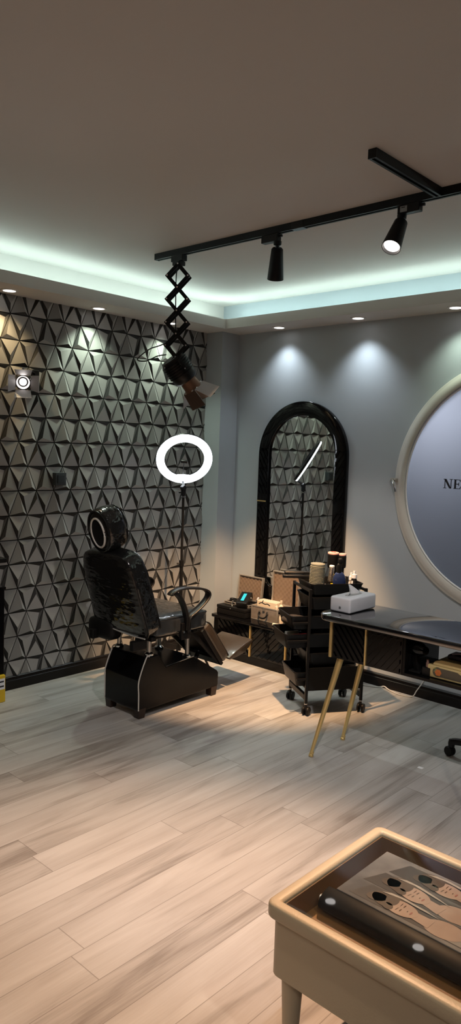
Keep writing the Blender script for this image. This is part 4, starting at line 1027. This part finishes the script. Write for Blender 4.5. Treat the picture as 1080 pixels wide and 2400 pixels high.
def tissue_box():
    # long side runs away from the viewer along the desk's depth
    t = thing('tissue_box', 'white tissue box with a tissue pulled out, on the black desk', 'tissue box', (2.075, -1.062, ZD))
    bm = new(); box(bm, (-.066, -.132, .0005), (.066, .132, .084), .012, 4)
    bd = obj('box_body', bm, WHITEP, t, smooth=40)
    bm = new(); puff(bm, (0, 0, .0845), (.045, .15, .004), (2.5, 2.5, 2.5), 8); obj('slot', bm, CAPGREY, t, smooth=True)
    bm = new(); box(bm, (-.006, -.1332, .020), (.008, -.1322, .034), .0004, 1); obj('logo_mark', bm, mat('silver_mark', (.45, .47, .5), .3, .6), t)
    bm = new(); n = 22; m_ = 8; G = []
    for i in range(n + 1):
        s = i / n; row = []
        for j in range(m_ + 1):
            h = j / m_
            y = -.070 + .14 * s; x = .012 * math.sin(8 * s + 1.5) * (0.5 + h) + .014 * (h - .3) * math.cos(5 * s)
            top = .058 * (0.55 + .45 * math.exp(-((s - .30) / .22) ** 2)) - .012 * math.sin(9 * s) * h
            row.append(bm.verts.new((x, y * (1 - .15 * h) - .008 * h, .082 + h * top)))
        G.append(row)
    for i in range(n):
        for j in range(m_): bm.faces.new((G[i][j], G[i + 1][j], G[i + 1][j + 1], G[i][j + 1]))
    o = obj('tissue', bm, TISSUE, t, smooth=60); md = o.modifiers.new('solidify', 'SOLIDIFY'); md.thickness = .0012
tissue_box()
ZSH = .5595
def shelf_things():
    t = thing('beige_box', 'beige card box with a flower picture on the desk shelf', 'box', (2.745, -1.155, ZSH))
    bm = new(); box(bm, (-.128, -.058, .0005), (.120, .10, .062), .006, 3); obj('carton', bm, CARDB, t, smooth=30)
    bm = new(); prism(bm, [(-.105, .0625), (-.095, .082), (-.06, .094), (.05, .094), (.09, .082), (.098, .0625)], 'y', -.050, .090); bevel_all(bm, .004, 2); obj('carton_lid', bm, CARDB, t, smooth=30)
    bm = new(); P = [(-.098 + .030 * math.cos(a) if False else -.072 + .026 * math.cos(a), .034 + .024 * math.sin(a)) for a in [2 * PI * i / 24 for i in range(24)]]; prism(bm, P, 'y', -.0592, -.0583); prism(bm, [(-.072, .056), (.03, .054), (.044, .046), (.085, .028), (.085, .012), (-.072, .012)], 'y', -.0590, -.0582); lb = obj('picture_label', bm, mat('olive_label', (.10, .085, .06), .5), t)
    bm = new()
    for k in range(6):
        a = 2 * PI * k / 6; cx, cz = -.068 + .009 * math.cos(a), .032 + .009 * math.sin(a)
        prism(bm, [(cx + .008 * math.cos(b), cz + .008 * math.sin(b)) for b in [2 * PI * i / 10 for i in range(10)]], 'y', -.0600 - k * .0002, -.0593)
    obj('orange_flower', bm, mat('orange_print', (.55, .16, .04), .5), lb)
    bm = new()
    for (a, b, c_) in ((-.088, .050, .5), (-.082, .044, .9), (-.086, .036, .2)):
        d = V((math.cos(c_), math.sin(c_))); n_ = V((-d.y, d.x)); p = V((a, b))
        prism(bm, [tuple(p - d * .010), tuple(p + n_ * .003), tuple(p + d * .010), tuple(p - n_ * .003)], 'y', -.0598, -.0593)
    obj('pale_leaf', bm, mat('leaf_print', (.25, .28, .10), .5), lb)
    t = thing('nail_drill', 'dark purple-black device on top of the beige box', 'device', (2.765, -1.125, ZSH + .0945))
    bm = new(); box(bm, (-.070, -.040, .0005), (.085, .050, .024), .008, 3); obj('housing', bm, PURPB, t, smooth=30)
    bm = new(); strap(bm, smoothpts([(-.05, -.02, .026), (0, -.02, .038), (.07, -.02, .030)]), (0, 1, 0), .03, .008); obj('handle', bm, mat('violet_grey', (.14, .12, .17), .3), t, smooth=40)
    t = thing('hair_dryer', 'black hair dryer lying in the desk shelf next to the slatted door', 'hair dryer', (2.550, -1.19, ZSH))
    bm = new(); lathe(bm, [(0, -.05), (.034, -.048), (.038, -.03), (.034, .03), (.024, .06), (.020, .07), (0, .07)], (0, -.01, .125), (.75, -.35, .05), 24); obj('barrel', bm, GLOSS, t, smooth=True)
    bm = new(); strap(bm, smoothpts([(-.01, 0, .10), (-.008, .004, .06), (.0, .006, .012)]), (.9, -.3, 0), .032, .026); obj('handle', bm, PLAST, t, smooth=40)
    bm = new(); box(bm, (-.032, -.03, .0005), (.032, .04, .012), .004); obj('holder', bm, MATTE, t)
    t = thing('lipstick', 'brown lipstick standing on the desk shelf by the beige box', 'lipstick', (2.612, -1.200, ZSH))
    bm = new(); box(bm, (-.022, -.016, .0005), (.022, .016, .044), .003); obj('stand', bm, PLAST, t)
    bm = new(); lathe(bm, [(0, 0), (.0085, 0), (.0085, .020), (.006, .021), (.006, .036), (0, .040)], (0, 0, .0445), (0, 0, 1), 14); obj('stick', bm, mat('brown_pink', (.20, .12, .10), .4), t, smooth=35)
shelf_things()

# ---------------------------------------------------------------- floor things
bm = new(); tube(bm, smoothpts([(2.05, -.022, .34), (2.03, -.030, .20), (1.995, -.03, .12), (1.955, -.035, .05), (1.93, -.050, .006), (1.85, -.075, .0045), (1.78, -.055, .0045), (1.735, -.040, .010), (1.70, -.030, .016), (1.665, -.045, .006), (1.60, -.075, .0045), (1.45, -.12, .0045)], 8), .0035, 8)
tag(obj('white_cable', bm, CABLEW, smooth=True), 'thin white cable running down the wall and along the skirting', 'cable')
bm = new(); vs = box(bm, (2.505, -1.040, .0003), (2.533, -1.018, .0016)); tag(obj('paper_scrap', bm, TISSUE), 'tiny white scrap of paper on the floor in front of the desk', 'scrap')

def stool():
    c = V((2.865, -.745, 0))
    t = thing('swivel_stool', 'black five-star swivel stool base at the right edge behind the desk legs', 'stool', c)
    for k in range(5):
        a = PI + .06 + 2 * PI * k / 5; d = V((math.cos(a), math.sin(a), 0)); n_ = V((-d.y, d.x, 0))
        bm = new(); pts = smoothpts([d * .03 + V((0, 0, .112)), d * .14 + V((0, 0, .104)), d * .26 + V((0, 0, .092)), d * .305 + V((0, 0, .082))], 5)
        strap(bm, pts, n_, .036, .030); lathe(bm, [(0, .052), (.017, .054), (.019, .075), (.015, .094), (0, .096)], d * .305, (0, 0, 1), 16); lg = obj('leg', bm, PLAST, t, smooth=45)
        rd = (d * .35 + n_ * .94).normalized()
        for s in (-1, 1):
            bm = new(); lathe(bm, [(0, .002), (.022, .002), (.0275, .006), (.028, .014), (.024, .020), (0, .022)], d * .312 + V((0, 0, .0285)), rd * s, 22); obj('caster_wheel', bm, MATTE, lg, smooth=40)
    bm = new(); lathe(bm, [(0, .085), (.040, .086), (.042, .10), (.042, .125), (.030, .14), (.028, .30), (.016, .302), (.016, .40), (0, .40)], (0, 0, 0), (0, 0, 1), 24); obj('gas_lift', bm, PLAST, t, smooth=40)
    bm = new(); lathe(bm, [(0, .4005), (.13, .4005), (.145, .415), (.15, .44), (.142, .468), (.12, .478), (0, .480)], (.05, 0, 0), (0, 0, 1), 36); obj('seat', bm, FILM, t, smooth=40)
stool()

# ---------------------------------------------------------------- display table with album, near right corner
def display_table():
    zt = 0.46
    x0, y1 = 3.118, -2.482          # far-left corner as seen
    x1, y0 = 3.95, -3.052
    t = thing('display_table', 'beige upholstered coffee table with a glass display top', 'table', (x0, y1, 0))
    L = lambda x, y, z: (x - x0, y - y1, z)
    W, D = x1 - x0, y1 - y0
    fw = .036
    bm = new()
    o = rrect(0, W, -D, 0, (.03,) * 4, 6); i_ = rrect(fw, W - fw, -D + fw, -fw, (.004,) * 4, 6)
    def ringz(z0_, z1_):
        n = len(o); O0 = [bm.verts.new((*p, z0_)) for p in o]; O1 = [bm.verts.new((*p, z1_)) for p in o]; I0 = [bm.verts.new((*p, z0_)) for p in i_]; I1 = [bm.verts.new((*p, z1_)) for p in i_]
        for k in range(n):
            j = (k + 1) % n
            bm.faces.new((O0[k], O0[j], O1[j], O1[k])); bm.faces.new((I0[k], I1[k], I1[j], I0[j])); bm.faces.new((O1[k], O1[j], I1[j], I1[k])); bm.faces.new((O0[k], I0[k], I0[j], O0[j]))
    ringz(zt - .042, zt); bevel_all(bm, .010, 3, 0.9); obj('top_frame', bm, BEIGE, t, smooth=40)
    bm = new()
    ins = .014
    o = rrect(ins, W - ins, -D + ins, -ins, (.03,) * 4, 6); i_ = rrect(fw, W - fw, -D + fw, -fw, (.004,) * 4, 6)
    ringz(zt - .20, zt - .0425); obj('apron', bm, BEIGE, t, smooth=40)
    bm = new(); i2 = rrect(fw + .0005, W - fw - .0005, -D + fw + .0005, -fw - .0005, (.004,) * 4, 6); i3 = rrect(fw + .004, W - fw - .004, -D + fw + .004, -fw - .004, (.002,) * 4, 6)
    o, i_ = i2, i3; ringz(zt - .088, zt - .012); obj('inner_lining', bm, mat('brown_lining', (.20, .11, .05), .45), t)
    bm = new(); prism(bm, i3, 'z', zt - .090, zt - .082); obj('tray_board', bm, BROWNIN, t)
    bm = new(); prism(bm, i2, 'z', zt - .0115, zt - .0055); obj('glass_top', bm, GLASS, t)
    for (x, y) in ((.06, -.06), (W - .06, -.06), (.06, -D + .06), (W - .06, -D + .06)):
        bm = new(); lathe(bm, [(0, 0), (.018, 0), (.030, .25), (.030, zt - .2005), (0, zt - .2005)], (x, y, 0.0), (0, 0, 1), 18); obj('leg', bm, BEIGE, t, smooth=40)
    return t
display_table()
ZA = .46 - .0815
def album():
    cx, cy = 3.508, -2.700
    t = thing('photo_album', 'thick black album with a bridal portrait cover under the table glass', 'album', (cx, cy, ZA))
    w_, d_, h_ = .60, .262, .058
    bm = new(); box(bm, (-w_ / 2, -d_ / 2, 0), (w_ / 2, d_ / 2, h_ - .006), .003); obj('page_block', bm, DARKP, t)
    bm = new(); box(bm, (-w_ / 2 - .006, -d_ / 2 - .006, h_ - .0055), (w_ / 2 + .004, d_ / 2 + .004, h_), .002); cv = obj('cover', bm, mat('grey_cover', (.12, .12, .13), .25, noise=(5, (.34, .34, .35), .9)), t)
    bm = new(); prism(bm, [(-d_ / 2 - .0065, .0), (-d_ / 2 - .045, .004), (-d_ / 2 - .062, .020), (-d_ / 2 - .058, .040), (-d_ / 2 - .036, .052), (-d_ / 2 - .0065, h_)], 'x', -w_ / 2 - .030, w_ / 2); bevel_all(bm, .005, 2, 0.5); obj('padded_spine', bm, MATTE, t, smooth=40)
    bm = new()
    lathe(bm, [(0, 0), (.010, .001), (.012, .006), (0, .010)], (-w_ / 2 - .030, -d_ / 2 - .035, .030), (-1, 0, 0), 14); obj('silver_stud', bm, STEEL, t, smooth=True)
    def flat(name, polys, material, z, par=cv):
        bm = new()
        for P in polys: prism(bm, P, 'z', h_ + z, h_ + z + .0002)
        return obj(name, bm, material, par)
    def ell(cx_, cy_, rx, ry, rot=0, n=28):
        return [(cx_ + rx * math.cos(a) * math.cos(rot) - ry * math.sin(a) * math.sin(rot), cy_ + rx * math.cos(a) * math.sin(rot) + ry * math.sin(a) * math.cos(rot)) for a in [2 * PI * i / n for i in range(n)]]
    SK = mat('portrait_skin', (.42, .32, .28), .35, noise=(22, (.50, .39, .34), .8)); HR = mat('portrait_hair', (.075, .058, .052), .35, noise=(30, (.10, .08, .07), .8)); VL = mat('portrait_veil', (.50, .48, .46), .35, noise=(25, (.34, .33, .33), .8)); DR = mat('portrait_dress', (.40, .38, .36), .35, noise=(9, (.26, .26, .27), .9)); LP = mat('portrait_lips', (.34, .14, .12), .35); SH = mat('portrait_panel', (.045, .048, .058), .35); BR = mat('portrait_lash', (.12, .07, .05), .35)
    # three portraits side by side, heads towards the left end, each tilted a little
    for k, (yy, xo, rt) in enumerate(((.078, -.075, -.10), (-.006, -.130, -.16), (-.085, -.125, -.06))):
        c_, s_ = math.cos(rt), math.sin(rt)
        T = lambda P: [(xo + p[0] * c_ - p[1] * s_, yy + p[0] * s_ + p[1] * c_) for p in P]
        E_ = lambda *a: T(ell(*a))
        flat('portrait_panel', [[(-.20 + xo * .6, yy - .036), (.27, yy - .040), (.27, yy + .036), (-.17 + xo * .6, yy + .036)]], SH, .0002)
        flat('portrait_dress', [[(.13 + xo, yy - .036), (.268, yy - .038), (.268, yy + .034), (.15 + xo, yy + .032), (.12 + xo, yy)]], DR, .0005)
        flat('portrait_shoulder', [ell(.118 + xo, yy - .004, .055, .036, .12)], SK, .0008)
        flat('portrait_hair', [E_(-.045, .004, .052, .036, .1), E_(-.080, -.008, .028, .020, .5)], HR, .0011)
        flat('portrait_neck', [T([(.015, -.018), (.085, -.024), (.085, .016), (.020, .012)])], SK, .0014)
        flat('portrait_face', [E_(-.004, -.004, .047, .031, .06)], SK, .0017)
        flat('hair_fringe', [E_(-.041, .010, .018, .027, .25), E_(-.036, -.022, .016, .014, -.5)], HR, .0020)
        flat('portrait_veil', [T([(-.082, .020), (-.060, .034), (-.020, .040), (.05, .036), (.09, .030), (.03, .030), (-.03, .031), (-.062, .024)])], VL, .0023)
        flat('portrait_eye', [E_(-.002, .009, .0016, .0068), E_(-.002, -.013, .0016, .0062)], BR, .0023)
        flat('portrait_brow', [E_(-.012, .010, .0010, .0085, .1), E_(-.012, -.015, .0010, .0080, -.1)], BR, .0023)
        flat('portrait_nose', [E_(.014, -.004, .0012, .0035)], BR, .0023)
        flat('portrait_lips', [E_(.025, -.004, .0026, .0072)], LP, .0023)
album()

# ---------------------------------------------------------------- dark stand cut by the left edge
def left_stand():
    t = thing('black_stand', 'tall black stand cut off by the left edge of the photo', 'stand', (0.09, -2.30, 0))
    bm = new(); box(bm, (-.055, -.21, 0.02), (.075, .205, .715), .005); obj('carcass', bm, LACQ, t)
    bm = new(); box(bm, (-.060, -.215, .716), (.082, .212, .735), .004); obj('top', bm, GLOSS, t)
    bm = new(); box(bm, (-.055, -.20, 0.0), (.070, .19, .0195)); obj('plinth', bm, MATTE, t)
    bm = new(); box(bm, (.0755, -.16, .40), (.081, .17, .69), .002); dr = obj('drawer', bm, GLOSS, t)
    bm = new(); tube(bm, [(.082, .06, .62), (.096, .07, .62), (.096, .15, .62), (.082, .16, .62)], .005, 8); obj('handle', bm, CHROME, dr, smooth=True)
    bm = new(); cyl(bm, (-.02, .0, .7355), (-.02, .0, .895), .018, n=16); obj('post', bm, MATTE, t, smooth=40)
    bm = new(); box(bm, (-.060, -.20, .8955), (.125, .19, .925), .005); obj('upper_shelf', bm, MATTE, t)
    p = thing('yellow_packet', 'yellow packet with black print on the floor by the black stand', 'packet', (0.183, -2.125, 0))
    bm = new(); box(bm, (-.013, -.06, .0005), (.013, .022, .175), .004); obj('pack', bm, YELLOW, p)
    bm = new(); box(bm, (.0131, -.055, .085), (.0136, .017, .155)); obj('white_panel', bm, WHITEP, p)
    bm = new(); 
    for z in (.100, .130): box(bm, (.0137, -.048, z), (.0141, .010, z + .010))
    obj('black_print', bm, INK, p)
left_stand()

sc.render.film_transparent = False
